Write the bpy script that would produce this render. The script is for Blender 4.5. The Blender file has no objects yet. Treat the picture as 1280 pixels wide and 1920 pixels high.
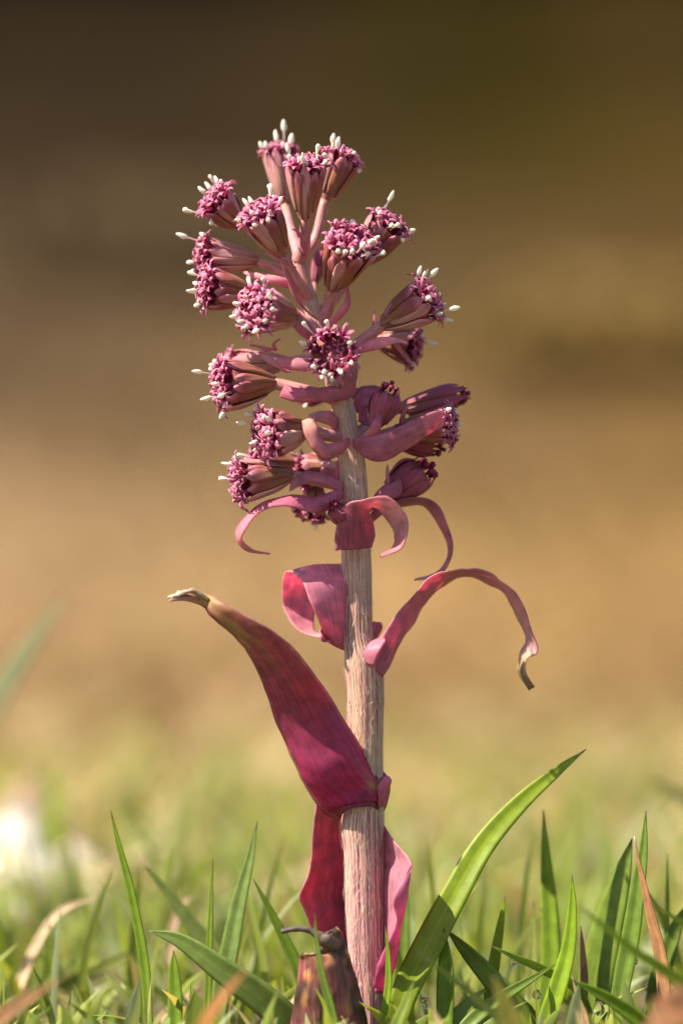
import bpy, math, random
import numpy as np
from mathutils import Vector, Matrix, noise as mnoise
random.seed(7); rng = np.random.default_rng(7)
scene = bpy.context.scene
COL = scene.collection

# ------------------------------------------------------------------ camera, sky, sun, exposure
S = 0.22 / 1920.0            # metres per photograph pixel at one metre from the lens
ZC = 0.1134                  # lens height above the soil
cam_d = bpy.data.cameras.new('camera')
cam = bpy.data.objects.new('camera', cam_d); COL.objects.link(cam)
cam.location = (0, -1.0, ZC); cam.rotation_euler = (math.radians(90), 0, 0)
cam_d.sensor_fit = 'VERTICAL'; cam_d.sensor_height = 36.0; cam_d.lens = 36.0 / 0.22
cam_d.clip_start = 0.02; cam_d.clip_end = 400
cam_d.dof.use_dof = True; cam_d.dof.focus_distance = 0.993
cam_d.dof.aperture_fstop = 5.8
scene.camera = cam

SUN_EL, SUN_AZ = math.radians(50), math.radians(-107)      # azimuth from +Y, negative = towards -X
sv = Vector((math.sin(SUN_AZ) * math.cos(SUN_EL), math.cos(SUN_AZ) * math.cos(SUN_EL), math.sin(SUN_EL)))
world = bpy.data.worlds.new('World'); scene.world = world; world.use_nodes = True
wn = world.node_tree; bg = wn.nodes['Background']
sky = wn.nodes.new('ShaderNodeTexSky'); sky.sky_type = 'NISHITA'; sky.sun_disc = False
sky.sun_elevation = SUN_EL; sky.sun_rotation = SUN_AZ
wn.links.new(sky.outputs[0], bg.inputs[0]); bg.inputs[1].default_value = 0.078
sun_d = bpy.data.lights.new('sun', 'SUN'); sun_d.energy = 5.0; sun_d.angle = math.radians(0.5)
sun_d.color = (1.0, 0.91, 0.76)
sun = bpy.data.objects.new('sun', sun_d); COL.objects.link(sun)
sun.rotation_euler = sv.to_track_quat('Z', 'Y').to_euler()
vs = scene.view_settings
vs.view_transform = 'Standard'; vs.look = 'None'; vs.exposure = 1.36; vs.gamma = 1.0; vs.use_curve_mapping = False

# ------------------------------------------------------------------ helpers
def P(px, py, d=0.0):
    """a point of the place: where it stands in the photograph, d = millimetres behind the plant's plane"""
    d = d / 1000.0; D = 1.0 + d
    return Vector(((px - 640) * S * D, d, ZC - (py - 960) * S * D))
PXM = S                      # one photo pixel in metres at the plant

def tag(o, label=None, cat=None, group=None, kind=None):
    if label: o['label'] = label
    if cat: o['category'] = cat
    if group: o['group'] = group
    if kind: o['kind'] = kind
    return o

WLOC = {}
def link(name, data, parent=None, M=None):
    o = bpy.data.objects.new(name, data); COL.objects.link(o)
    M = M or Matrix.Identity(4)
    WLOC[o.name] = M.to_translation()
    if parent is not None:
        o.parent = parent
        o.matrix_basis = M
        o.matrix_parent_inverse = PINV[parent.name]
    else:
        o.matrix_basis = M
    PINV[o.name] = (PINV[parent.name].copy() if False else Matrix.Identity(4)) if False else M.inverted()
    return o
PINV = {}

class MB:
    def __init__(s): s.v = []; s.f = []; s.uv = []; s.c = []
    def add(s, co, uv=(0, 0), c=(1, 1, 1)):
        s.v.append(Vector(co)); s.uv.append(uv); s.c.append(c); return len(s.v) - 1
    def mesh(s, name, mat, origin=Vector((0, 0, 0)), smooth=True):
        me = bpy.data.meshes.new(name)
        me.from_pydata([tuple(v - origin) for v in s.v], [], s.f)
        return finish(me, np.array(s.uv, dtype=np.float32), np.array(s.c, dtype=np.float32), mat, smooth)
    def build(s, name, mat, parent=None, origin=None, smooth=True):
        if origin is None: origin = s.v[0].copy()
        me = s.mesh(name, mat, origin, smooth)
        return link(name, me, parent, Matrix.Translation(origin))

def finish(me, uv, col, mat, smooth=True):
    n = len(me.loops); li = np.zeros(n, dtype=np.int32); me.loops.foreach_get('vertex_index', li)
    ul = me.uv_layers.new(name='UVMap'); ul.data.foreach_set('uv', uv[li].ravel())
    ca = me.color_attributes.new('Col', 'FLOAT_COLOR', 'POINT')
    c4 = np.ones((len(me.vertices), 4), dtype=np.float32); c4[:, :3] = col
    ca.data.foreach_set('color', c4.ravel())
    if smooth: me.polygons.foreach_set('use_smooth', np.ones(len(me.polygons), dtype=bool))
    me.materials.append(mat); me.update()
    return me

def npmesh(name, verts, faces, uv, col, mat, smooth=True):
    me = bpy.data.meshes.new(name)
    me.vertices.add(len(verts)); me.vertices.foreach_set('co', verts.astype(np.float32).ravel())
    k = faces.shape[1]
    me.loops.add(faces.size); me.loops.foreach_set('vertex_index', faces.astype(np.int32).ravel())
    me.polygons.add(len(faces))
    me.polygons.foreach_set('loop_start', np.arange(0, faces.size, k, dtype=np.int32))
    me.polygons.foreach_set('loop_total', np.full(len(faces), k, dtype=np.int32))
    me.update(calc_edges=True)
    return finish(me, uv.astype(np.float32), col.astype(np.float32), mat, smooth)

def cr(pts, n):
    """Catmull-Rom through rows of numbers -> n samples"""
    a = np.array(pts, dtype=float); k = len(a); out = []
    for i in range(n):
        t = i / (n - 1) * (k - 1); j = min(int(t), k - 2); u = t - j
        p1, p2 = a[j], a[j + 1]
        p0 = a[j - 1] if j > 0 else 2 * p1 - p2
        p3 = a[j + 2] if j + 2 < k else 2 * p2 - p1
        out.append(0.5 * (2 * p1 + (p2 - p0) * u + (2 * p0 - 5 * p1 + 4 * p2 - p3) * u * u + (3 * p1 - p0 - 3 * p2 + p3) * u ** 3))
    return np.array(out)

def ramp(stops, t):
    t = max(0, min(1, t))
    for (a, ca), (b, cb) in zip(stops, stops[1:]):
        if t <= b:
            k = (t - a) / max(b - a, 1e-6)
            return tuple(x + (y - x) * k for x, y in zip(ca, cb))
    return stops[-1][1]

def grid_solid(mb, G, th, cols, uvs):
    """G[n][m] of Vectors -> a closed thin sheet of thickness th"""
    n, m = len(G), len(G[0]); top = []; bot = []
    for i in range(n):
        rt = []; rb = []
        for j in range(m):
            t = G[min(i + 1, n - 1)][j] - G[max(i - 1, 0)][j]
            w = G[i][min(j + 1, m - 1)] - G[i][max(j - 1, 0)]
            N = w.cross(t)
            N = N.normalized() if N.length > 1e-12 else Vector((0, -1, 0))
            rt.append(mb.add(G[i][j] + N * th * .5, uvs[i][j], cols[i][j]))
            rb.append(mb.add(G[i][j] - N * th * .5, uvs[i][j], cols[i][j]))
        top.append(rt); bot.append(rb)
    for i in range(n - 1):
        for j in range(m - 1):
            mb.f.append((top[i][j], top[i][j + 1], top[i + 1][j + 1], top[i + 1][j]))
            mb.f.append((bot[i][j], bot[i + 1][j], bot[i + 1][j + 1], bot[i][j + 1]))
        mb.f.append((top[i][0], top[i + 1][0], bot[i + 1][0], bot[i][0]))
        mb.f.append((top[i][-1], bot[i][-1], bot[i + 1][-1], top[i + 1][-1]))
    for j in range(m - 1):
        mb.f.append((top[0][j], bot[0][j], bot[0][j + 1], top[0][j + 1]))
        mb.f.append((top[-1][j], top[-1][j + 1], bot[-1][j + 1], bot[-1][j]))

def loft(rows, stops, n=36, m=13, th=0.00024, wave=0.0, wfreq=5, crumple=1.2, seed=None, rim=None, mb=None, rag=1.6, patch=None, bpow=2.0):
    """rows: (ax,ay,ad, bx,by,bd, bulge_px); A is the left edge when walking along the sheet"""
    if seed is None: seed = (rows[0][0] * 7 + rows[0][1]) % 11
    R = cr(rows, n); G = []; cols = []; uvs = []
    for i in range(n):                      # uneven margins
        v = i / (n - 1); e = min(1, 5 * v, 6 * (1 - v)) * rag; dx, dy = R[i][3] - R[i][0], R[i][4] - R[i][1]; ln = math.hypot(dx, dy, .5 + abs(R[i][5] - R[i][2]) * 8); e = min(e, ln * .1)
        for o_, sg in ((0, -1), (3, 1)):
            q = mnoise.noise(Vector((v * n * .22, seed + o_, 0))) + .6 * mnoise.noise(Vector((v * n * .6, seed + o_, 4)))
            R[i][o_] += sg * dx / ln * e * q; R[i][o_ + 1] += sg * dy / ln * e * q
    A = [P(r[0], r[1], r[2]) for r in R]; B = [P(r[3], r[4], r[5]) for r in R]
    for i in range(n):
        a, b = A[i], B[i]
        i0, i1 = max(i - 1, 0), min(i + 1, n - 1)
        T = (A[i1] + B[i1]) - (A[i0] + B[i0]); W = b - a
        N = W.cross(T); N = N.normalized() if N.length > 1e-12 else Vector((0, -1, 0))
        row = []; rc = []; ru = []
        v = i / (n - 1); env = min(1, 4 * v, 3 * (1 - v) + .15)
        for j in range(m):
            u = j / (m - 1); k = 2 * u - 1
            p = a.lerp(b, u) + N * (R[i][6] * PXM * (1 - abs(k) ** bpow))
            if wave: p = p + N * wave * PXM * env * abs(k) ** 3 * math.sin(v * wfreq * 6.28 + (1.7 if k > 0 else 0) + seed)
            if crumple:
                q = p * 260 + Vector((seed * 3.1, seed, 0))
                p = p + N * crumple * PXM * env * (mnoise.noise(q) + .5 * mnoise.noise(q * 2.7))
            row.append(p)
            c = ramp(stops, v)
            if patch:
                for pc, ps, lo_ in patch:
                    w_ = max(0, min(1, (mnoise.noise(Vector((u * 2.2, v * 3.0, seed)) * ps) + .4 * mnoise.noise(Vector((u * 5, v * 9, seed)) * ps) - lo_) * 3.5)); c = tuple(x + (y - x) * w_ for x, y in zip(c, pc))
            if rim and abs(k) > .9: c = tuple(x * .35 + y * .65 for x, y in zip(c, rim))
            rc.append(c); ru.append((u, v * max(1.0, 3.0)))
        G.append(row); cols.append(rc); uvs.append(ru)
    mb = mb or MB()
    grid_solid(mb, G, th, cols, uvs)
    return mb

def tube(pts, stops, sides=12, n=24, mb=None, ridge=None, cap=True, vscale=3.0):
    """pts: world (Vector, radius) control list"""
    R = cr([(p.x, p.y, p.z, r) for p, r in pts], n); mb = mb or MB(); rings = []
    up = Vector((0, -1, 0.02))
    for i in range(n):
        c = Vector(R[i][:3]); T = Vector(R[min(i + 1, n - 1)][:3]) - Vector(R[max(i - 1, 0)][:3]); T.normalize()
        X = T.cross(up)
        if X.length < .2: X = T.cross(Vector((1, 0, 0)))
        X.normalize(); Y = X.cross(T); ring = []
        for j in range(sides):
            a = 2 * math.pi * j / sides
            r = max(R[i][3], 1e-5)
            if ridge: r *= 1 + ridge(a, i / (n - 1))
            ring.append(mb.add(c + (X * math.cos(a) + Y * math.sin(a)) * r, (j / sides, i / (n - 1) * vscale), ramp(stops, i / (n - 1))))
        rings.append(ring)
    for i in range(n - 1):
        for j in range(sides):
            k = (j + 1) % sides
            mb.f.append((rings[i][j], rings[i][k], rings[i + 1][k], rings[i + 1][j]))
    if cap:
        mb.f.append(tuple(reversed(rings[0]))); mb.f.append(tuple(rings[-1]))
    return mb

# ------------------------------------------------------------------ materials
def nd(nt, t, **kw):
    n = nt.nodes.new(t)
    for k, v in kw.items(): setattr(n, k, v)
    return n

def tissue(name, trans=0.3, rough=0.5, spec=0.35, su=60, sv_=2.0, lo=.72, hi=1.18, bump=.25, blotch=.25, tboost=(1.15, 1.0, .8), coord='UV', bscale=400, sheen=0.0, dist=0.00004):
    m = bpy.data.materials.new(name); m.use_nodes = True; nt = m.node_tree; L = nt.links
    b = nt.nodes['Principled BSDF']; out = nt.nodes['Material Output']
    at = nd(nt, 'ShaderNodeAttribute'); at.attribute_name = 'Col'
    tc = nd(nt, 'ShaderNodeTexCoord'); mp = nd(nt, 'ShaderNodeMapping'); mp.inputs['Scale'].default_value = (su, sv_, su)
    L.new(tc.outputs['UV' if coord == 'UV' else 'Object'], mp.inputs[0])
    n1 = nd(nt, 'ShaderNodeTexNoise'); n1.inputs['Scale'].default_value = 1.0; n1.inputs['Detail'].default_value = 4
    L.new(mp.outputs[0], n1.inputs['Vector'])
    r1 = nd(nt, 'ShaderNodeMapRange'); r1.inputs[1].default_value = .3; r1.inputs[2].default_value = .7
    r1.inputs[3].default_value = lo; r1.inputs[4].default_value = hi; L.new(n1.outputs[0], r1.inputs[0])
    n2 = nd(nt, 'ShaderNodeTexNoise'); n2.inputs['Scale'].default_value = bscale; n2.inputs['Detail'].default_value = 5
    L.new(tc.outputs['Object'], n2.inputs['Vector'])
    r2 = nd(nt, 'ShaderNodeMapRange'); r2.inputs[1].default_value = .3; r2.inputs[2].default_value = .7
    r2.inputs[3].default_value = 1 - blotch; r2.inputs[4].default_value = 1 + blotch; L.new(n2.outputs[0], r2.inputs[0])
    oi = nd(nt, 'ShaderNodeObjectInfo')
    r3 = nd(nt, 'ShaderNodeMapRange'); r3.inputs[3].default_value = .88; r3.inputs[4].default_value = 1.12
    L.new(oi.outputs['Random'], r3.inputs[0])
    m1 = nd(nt, 'ShaderNodeMath', operation='MULTIPLY'); L.new(r1.outputs[0], m1.inputs[0]); L.new(r2.outputs[0], m1.inputs[1])
    m2 = nd(nt, 'ShaderNodeMath', operation='MULTIPLY'); L.new(m1.outputs[0], m2.inputs[0]); L.new(r3.outputs[0], m2.inputs[1])
    vm = nd(nt, 'ShaderNodeVectorMath', operation='SCALE'); L.new(at.outputs['Color'], vm.inputs[0]); L.new(m2.outputs[0], vm.inputs['Scale'])
    L.new(vm.outputs[0], b.inputs['Base Color'])
    b.inputs['Roughness'].default_value = rough; b.inputs['Specular IOR Level'].default_value = spec
    if sheen:
        b.inputs['Sheen Weight'].default_value = sheen; b.inputs['Sheen Roughness'].default_value = .5
    bp = nd(nt, 'ShaderNodeBump'); bp.inputs['Strength'].default_value = bump; bp.inputs['Distance'].default_value = dist
    L.new(m1.outputs[0], bp.inputs['Height']); L.new(bp.outputs[0], b.inputs['Normal'])
    if trans > 0:
        tr = nd(nt, 'ShaderNodeBsdfTranslucent')
        tb = nd(nt, 'ShaderNodeVectorMath', operation='MULTIPLY'); tb.inputs[1].default_value = tboost
        L.new(vm.outputs[0], tb.inputs[0]); L.new(tb.outputs[0], tr.inputs['Color'])
        mx = nd(nt, 'ShaderNodeMixShader'); mx.inputs[0].default_value = trans
        L.new(b.outputs[0], mx.inputs[1]); L.new(tr.outputs[0], mx.inputs[2]); L.new(mx.outputs[0], out.inputs['Surface'])
    return m

M_bract = tissue('bract_tissue', trans=.46, rough=.42, spec=.38, su=46, sv_=1.0, lo=.68, hi=1.22, bump=.6, blotch=.22, dist=.00008, tboost=(1.4, .85, 1.15))
M_dry = tissue('withered_tissue', trans=.2, rough=.5, spec=.45, su=20, sv_=1.2, lo=.5, hi=1.4, bump=.8, blotch=.35, bscale=300)
M_stem = tissue('stem_tissue', trans=0, rough=.62, spec=.3, su=120, sv_=.6, lo=.72, hi=1.2, bump=.35, blotch=.14, sheen=.2)
M_wool = tissue('stem_wool', trans=.2, rough=.7, spec=.2, bump=0)
M_ped = tissue('pedicel_tissue', trans=.18, rough=.45, spec=.4, su=14, sv_=2, bump=.3, blotch=.2)
M_phyl = tissue('phyllary_tissue', trans=.2, rough=.4, spec=.35, su=13, sv_=1.6, lo=.55, hi=1.35, bump=.8, blotch=.3, dist=.00008, tboost=(1.4, .8, .8))
M_flor = tissue('floret_tissue', trans=.35, rough=.4, spec=.4, su=3, sv_=1, lo=.9, hi=1.1, bump=.1, blotch=.2, tboost=(1.4, .75, 1.0), bscale=3)
M_style = tissue('style_tissue', trans=.25, rough=.55, spec=.3, su=3, sv_=1, lo=.95, hi=1.03, bump=.3, blotch=.06, tboost=(1, 1, 1), bscale=14)
M_grass = tissue('grass_blade_tissue', trans=.5, rough=.42, spec=.35, su=26, sv_=.5, lo=.78, hi=1.16, bump=.5, blotch=.16, tboost=(1.35, 1.25, .4))
M_straw = tissue('dry_blade_tissue', trans=.3, rough=.55, spec=.3, su=18, sv_=1.5, lo=.7, hi=1.2, bump=.4, blotch=.25, tboost=(1.2, 1.0, .7))
M_turf = tissue('turf_tissue', trans=.42, rough=.45, spec=.35, su=3, sv_=1, lo=.9, hi=1.1, bump=0, blotch=.25, bscale=6, tboost=(1.35, 1.3, .5))
M_bush = tissue('shrub_leaf_tissue', trans=.2, rough=.7, spec=.1, su=3, sv_=1, lo=.9, hi=1.1, bump=0, blotch=.3, bscale=4)
M_bark = tissue('bark', trans=0, rough=.85, spec=.2, su=10, sv_=2, lo=.6, hi=1.3, bump=.8, blotch=.3, bscale=9, dist=.02)

M_water = bpy.data.materials.new('dew_water'); M_water.use_nodes = True
wb = M_water.node_tree.nodes['Principled BSDF']
wb.inputs['Transmission Weight'].default_value = 1; wb.inputs['IOR'].default_value = 1.333; wb.inputs['Roughness'].default_value = .02
wno = nd(M_water.node_tree, 'ShaderNodeTexNoise'); wno.inputs['Scale'].default_value = 300
wbp = nd(M_water.node_tree, 'ShaderNodeBump'); wbp.inputs['Strength'].default_value = .05; wbp.inputs['Distance'].default_value = .0002
M_water.node_tree.links.new(wno.outputs[0], wbp.inputs['Height']); M_water.node_tree.links.new(wbp.outputs[0], wb.inputs['Normal'])

# soil: mown turf soil near, dry tan leaf litter on the bank, then humus darkened by the wood's shade put into its colour
M_ground = bpy.data.materials.new('soil_and_litter'); M_ground.use_nodes = True
nt = M_ground.node_tree; L = nt.links; b = nt.nodes['Principled BSDF']
tc = nd(nt, 'ShaderNodeTexCoord')
na = nd(nt, 'ShaderNodeTexNoise'); na.inputs['Scale'].default_value = 2.2; na.inputs['Detail'].default_value = 8; L.new(tc.outputs['Object'], na.inputs['Vector'])
nb = nd(nt, 'ShaderNodeTexNoise'); nb.inputs['Scale'].default_value = 40; nb.inputs['Detail'].default_value = 6; L.new(tc.outputs['Object'], nb.inputs['Vector'])
at = nd(nt, 'ShaderNodeAttribute'); at.attribute_name = 'Col'
ra = nd(nt, 'ShaderNodeMapRange'); ra.inputs[1].default_value = .3; ra.inputs[2].default_value = .7; ra.inputs[3].default_value = .7; ra.inputs[4].default_value = 1.25
L.new(na.outputs[0], ra.inputs[0])
rb = nd(nt, 'ShaderNodeMapRange'); rb.inputs[1].default_value = .3; rb.inputs[2].default_value = .7; rb.inputs[3].default_value = .6; rb.inputs[4].default_value = 1.3
L.new(nb.outputs[0], rb.inputs[0])
mm = nd(nt, 'ShaderNodeMath', operation='MULTIPLY'); L.new(ra.outputs[0], mm.inputs[0]); L.new(rb.outputs[0], mm.inputs[1])
vm = nd(nt, 'ShaderNodeVectorMath', operation='SCALE'); L.new(at.outputs['Color'], vm.inputs[0]); L.new(mm.outputs[0], vm.inputs['Scale'])
L.new(vm.outputs[0], b.inputs['Base Color']); b.inputs['Roughness'].default_value = .9; b.inputs['Specular IOR Level'].default_value = .03
bp = nd(nt, 'ShaderNodeBump'); bp.inputs['Strength'].default_value = .6; bp.inputs['Distance'].default_value = .01
L.new(mm.outputs[0], bp.inputs['Height']); L.new(bp.outputs[0], b.inputs['Normal'])

# ------------------------------------------------------------------ ground: flat turf, then a bank of dry litter rising to the wood
def sstep(a, b, x):
    t = np.clip((x - a) / (b - a), 0, 1); return t * t * (3 - 2 * t)
def gz(x, y):
    x = np.asarray(x, float); y = np.asarray(y, float)
    z = 0.125 * np.maximum(y - 1.7, 0) * sstep(1.5, 2.6, y)
    c_ = np.clip(y - 5.0, 0, 9); z = z + .02 * c_ * c_ + .36 * np.clip(y - 14, 0, 30)          # the wooded hillside goes on rising
    far = sstep(.6, 2.5, np.abs(y) + np.abs(x) * .5)
    z = z + far * (.02 * np.sin(x * 1.9 + 1) * np.sin(y * 1.3) + .012 * np.sin(x * 4.1 + y * 3.3))
    near = 1 - sstep(.3, .9, np.hypot(x, y))
    return z - .0005 * near
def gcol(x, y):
    soil = np.array([.09, .075, .045]); tan = np.array([.46, .31, .17]); shaded_humus = np.array([.05, .035, .022])
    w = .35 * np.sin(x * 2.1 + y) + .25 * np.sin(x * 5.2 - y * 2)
    soil = np.array([.12, .095, .05]); tan = np.array([.315, .208, .112]); shaded_litter = np.array([.11, .07, .036]); shaded_humus = np.array([.019, .0115, .005])  # brown litter and humus, with the wood's shade partly painted into both
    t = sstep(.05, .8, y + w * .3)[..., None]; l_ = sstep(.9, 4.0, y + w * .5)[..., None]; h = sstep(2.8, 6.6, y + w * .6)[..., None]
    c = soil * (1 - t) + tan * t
    c = c * (1 - l_) + shaded_litter * l_
    hr = sstep(-.5, .6, x + .08 * np.sin(y * 1.7))[..., None]; shaded_hum = shaded_humus * (1 - hr) + np.array([.034, .0225, .008]) * hr
    mo = (sstep(-.1, .2, x) * (1 - sstep(.35, .6, x)) * sstep(5.5, 8, y))[..., None]; shaded_hum = shaded_hum * (1 - mo) + np.array([.023, .0175, .002]) * mo      # olive moss
    fa = sstep(6.4, 8.6, y)[..., None]; shaded_hum = shaded_hum * (1 - .38 * fa)  # more of the wood's shade painted in uphill
    c = c * (1 - h) + shaded_hum * h
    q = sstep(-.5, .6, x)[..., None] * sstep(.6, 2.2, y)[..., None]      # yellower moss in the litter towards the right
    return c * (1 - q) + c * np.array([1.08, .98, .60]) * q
xs = np.concatenate([-np.geomspace(120, 3.2, 26), np.linspace(-3, 3, 121), np.geomspace(3.2, 120, 26)])
ys = np.concatenate([-np.geomspace(80, 2.2, 22), np.linspace(-2, 9, 221), np.geomspace(9.2, 200, 40)])
X, Y = np.meshgrid(xs, ys); Z = gz(X, Y)
nv = X.size; nx, ny = len(xs), len(ys); idx = np.arange(nv).reshape(ny, nx)
F = np.stack([idx[:-1, :-1], idx[:-1, 1:], idx[1:, 1:], idx[1:, :-1]], -1).reshape(-1, 4)
V = np.stack([X, Y, Z], -1).reshape(-1, 3)
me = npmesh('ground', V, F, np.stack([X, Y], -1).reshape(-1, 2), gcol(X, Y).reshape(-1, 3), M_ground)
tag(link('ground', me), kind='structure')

# ------------------------------------------------------------------ mass of grass, dry grass (nobody could count it)
def blade_mass(name, mat, base, h, lean, az, w, cols, kind_label, cat):
    """many folded blades, 4 segments, vectorised"""
    n = len(base); segs = 4
    side = np.stack([-np.sin(az + 1.2), np.cos(az + 1.2), np.zeros(n)], -1)
    dirv = np.stack([np.cos(az), np.sin(az), np.zeros(n)], -1)
    VV = []; UU = []
    for i in range(segs + 1):
        t = i / segs
        c = base + dirv * (lean * h * t ** 1.8)[:, None] + np.array([0, 0, 1.0]) * (h * t * (1 - .35 * lean * t))[:, None]
        ww = (w * (1 - t ** 2.2) * (.75 + .5 * t) + 1e-5)[:, None]
        VV += [c - side * ww, c - dirv * ww * .5, c + side * ww]; UU += [(0, t), (.5, t), (1, t)]
    VV = np.stack(VV, 1); k = VV.shape[1]
    f = []
    for i in range(segs):
        for j in range(2):
            a = i * 3 + j; f.append((a, a + 1, a + 4, a + 3))
    f = np.array(f); F = (np.arange(n)[:, None, None] * k + f[None]).reshape(-1, 4)
    uv = np.tile(np.array(UU), (n, 1)); cc = np.repeat(cols, k, axis=0)
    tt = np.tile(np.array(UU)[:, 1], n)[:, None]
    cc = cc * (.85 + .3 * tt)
    me = npmesh(name, VV.reshape(-1, 3), F, uv, cc, mat)
    return tag(link(name, me), kind_label, cat, kind='stuff')

def scatter(n, y0, y1, hw0, hwk, power=1.0):
    y = y0 + (y1 - y0) * rng.random(n) ** power
    x = (rng.random(n) * 2 - 1) * (hw0 + hwk * (y + 1))
    return x, y
def green(n, dry=.15):
    a = np.array([.15, .21, .035]); b_ = np.array([.30, .34, .07]); c = np.array([.30, .34, .17])
    t = rng.random((n, 1)); col = a * (1 - t) + b_ * t
    s = rng.random((n, 1)) < .25; col = np.where(s, c, col)
    d = rng.random((n, 1)) < dry
    return np.where(d, np.array([.46, .36, .19]), col)
parts = []
# short sward round the plant
x, y = scatter(2600, -.09, .35, .10, .10); keep = np.hypot(x - .005, y) > .012; x, y = x[keep], y[keep]; n = len(x)
h = rng.uniform(.008, .02, n) + .014 * sstep(.04, .3, y); parts.append((x, y, h, rng.uniform(.1, .8, n), rng.uniform(.0008, .0026, n), green(n, .08)))
x, y = scatter(420, .02, .32, .09, .085); n = len(x); h = rng.uniform(.022, .05, n); parts.append((x, y, h, rng.uniform(.05, .55, n), rng.uniform(.0007, .0018, n), green(n, .12)))
# turf behind
x, y = scatter(6500, .3, 1.5, .12, .11, 1.3); n = len(x); h = rng.uniform(.016, .046, n) * (1 - .5 * sstep(.6, 1.5, y)); parts.append((x, y, h, rng.uniform(.1, 1.0, n), rng.uniform(.0009, .0026, n), green(n, .34)))
# turf between camera and plant (low), and to the sides
x, y = scatter(2600, -1.6, -.09, .35, .05); n = len(x); h = rng.uniform(.008, .02, n); parts.append((x, y, h, rng.uniform(.2, 1.1, n), rng.uniform(.0008, .002, n), green(n, .2)))
x, y = scatter(5000, -.6, 2.0, .9, .4); k = np.abs(x) > .14 + .08 * (y + 1); x, y = x[k], y[k]; n = len(x)
h = rng.uniform(.012, .04, n); parts.append((x, y, h, rng.uniform(.1, 1.0, n), rng.uniform(.001, .0028, n), green(n, .2)))
x = np.concatenate([p[0] for p in parts]); y = np.concatenate([p[1] for p in parts])
base = np.stack([x, y, gz(x, y) - .002], -1)
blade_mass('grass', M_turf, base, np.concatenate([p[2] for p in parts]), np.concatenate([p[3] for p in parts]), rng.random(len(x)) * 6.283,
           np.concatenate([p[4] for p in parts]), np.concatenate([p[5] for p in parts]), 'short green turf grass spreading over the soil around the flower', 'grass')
# dry grass of the bank
x, y = scatter(9000, .8, 5.6, .3, .16, 1.2); n = len(x); h = rng.uniform(.02, .075, n)
t = rng.random((n, 1)); col = np.array([.35, .23, .115]) * (1 - t) + np.array([.25, .155, .075]) * t
col = np.where(rng.random((n, 1)) < .10, np.array([.2, .24, .05]), col)
k = sstep(1.0, 3.8, y + rng.normal(0, .5, n))[:, None]; col = col * (1 - k) + np.array([.10, .063, .031]) * k   # stalks browner towards the wood, its shade partly put into their colour
x2, y2 = scatter(3600, .22, 1.2, .12, .11); n2 = len(x2); h2 = rng.uniform(.02, .045, n2); t2 = rng.random((n2, 1))
col2 = np.array([.55, .42, .24]) * (1 - t2) + np.array([.42, .29, .15]) * t2
x = np.concatenate([x, x2]); y = np.concatenate([y, y2]); h = np.concatenate([h, h2]); col = np.concatenate([col, col2]); n += n2
q = (sstep(-.5, .6, x) * sstep(.6, 2.2, y))[:, None]; col = col * (1 - q) + col * np.array([1.08, .98, .62]) * q
base = np.stack([x, y, gz(x, y) - .003], -1)
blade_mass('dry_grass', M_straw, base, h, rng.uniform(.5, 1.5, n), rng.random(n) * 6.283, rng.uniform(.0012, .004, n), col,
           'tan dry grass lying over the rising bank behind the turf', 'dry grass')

# ------------------------------------------------------------------ shrubs and trees of the wood behind
def leaf_cloud(center, rad, n, size, c0, c1):
    u = rng.normal(size=(n, 3)); u /= np.linalg.norm(u, axis=1)[:, None]
    r = rng.random(n) ** .45
    lump = 1 + .22 * np.sin(u[:, 0] * 5 + center[0] * 3) * np.sin(u[:, 2] * 6 + u[:, 1] * 4)
    p = np.array(center) + u * (r * lump)[:, None] * np.array(rad)
    t1 = rng.normal(size=(n, 3)); t1 /= np.linalg.norm(t1, axis=1)[:, None]
    t2 = np.cross(t1, rng.normal(size=(n, 3))); t2 /= np.linalg.norm(t2, axis=1)[:, None]
    nn = np.cross(t1, t2)
    s = rng.uniform(.6, 1.3, n)[:, None] * size
    quad = [p - t1 * s, p + t2 * s * .42 + nn * s * .12, p + t1 * s, p - t2 * s * .42 + nn * s * .12]
    V = np.stack(quad, 1).reshape(-1, 3); F = np.arange(n * 4).reshape(-1, 4)
    k = rng.random((n, 1)); col = np.repeat(np.array(c0) * (1 - k) + np.array(c1) * k, 4, axis=0)
    uv = np.tile(np.array([(0, 0), (1, .5), (0, 1), (0, .5)]), (n, 1))
    return V, F, uv, col

def shrub(x, y, rx, h, c0, c1, label, n=5200, size=.028, lift=.35):
    z = float(gz(x, y)); root = link('shrub', None, None, Matrix.Translation((x, y, z)))
    tag(root, label, 'shrub', 'shrubs along the top of the bank')
    Vs = []; 
    V, F, uv, col = leaf_cloud((x, y, z + h * .5), (rx, rx * .8, h * .55), n, size, c0, c1)
    V[:, 2] = np.maximum(V[:, 2], z + .01)
    o = link('foliage', npmesh('foliage', V - np.array([x, y, z]), F, uv, col, M_bush, False), root, Matrix.Translation((x, y, z)))
    for k in range(5):
        a = k * 1.256 + x; top = Vector((x + math.cos(a) * rx * .55, y + math.sin(a) * rx * .4, z + h * .75))
        b0 = Vector((x + math.cos(a) * .04, y + math.sin(a) * .04, z - .03)); mid = b0.lerp(top, .5) + Vector((math.cos(a) * .06, 0, .05))
        tube([(b0, .018), (mid, .012), (top, .004)], [(0, (.12, .08, .05)), (1, (.10, .07, .05))], 7, 8).build('branch', M_bark, root)
    return root
dk0, dk1 = (.055, .039, .022), (.11, .078, .044)
ol0, ol1 = (.09, .068, .007), (.19, .14, .013)
br0, br1 = (.10, .068, .028), (.20, .138, .062)
shrub(-.95, 9.4, .55, 1.5, dk0, dk1, 'dark brown shrub behind the upper left flower heads')
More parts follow.
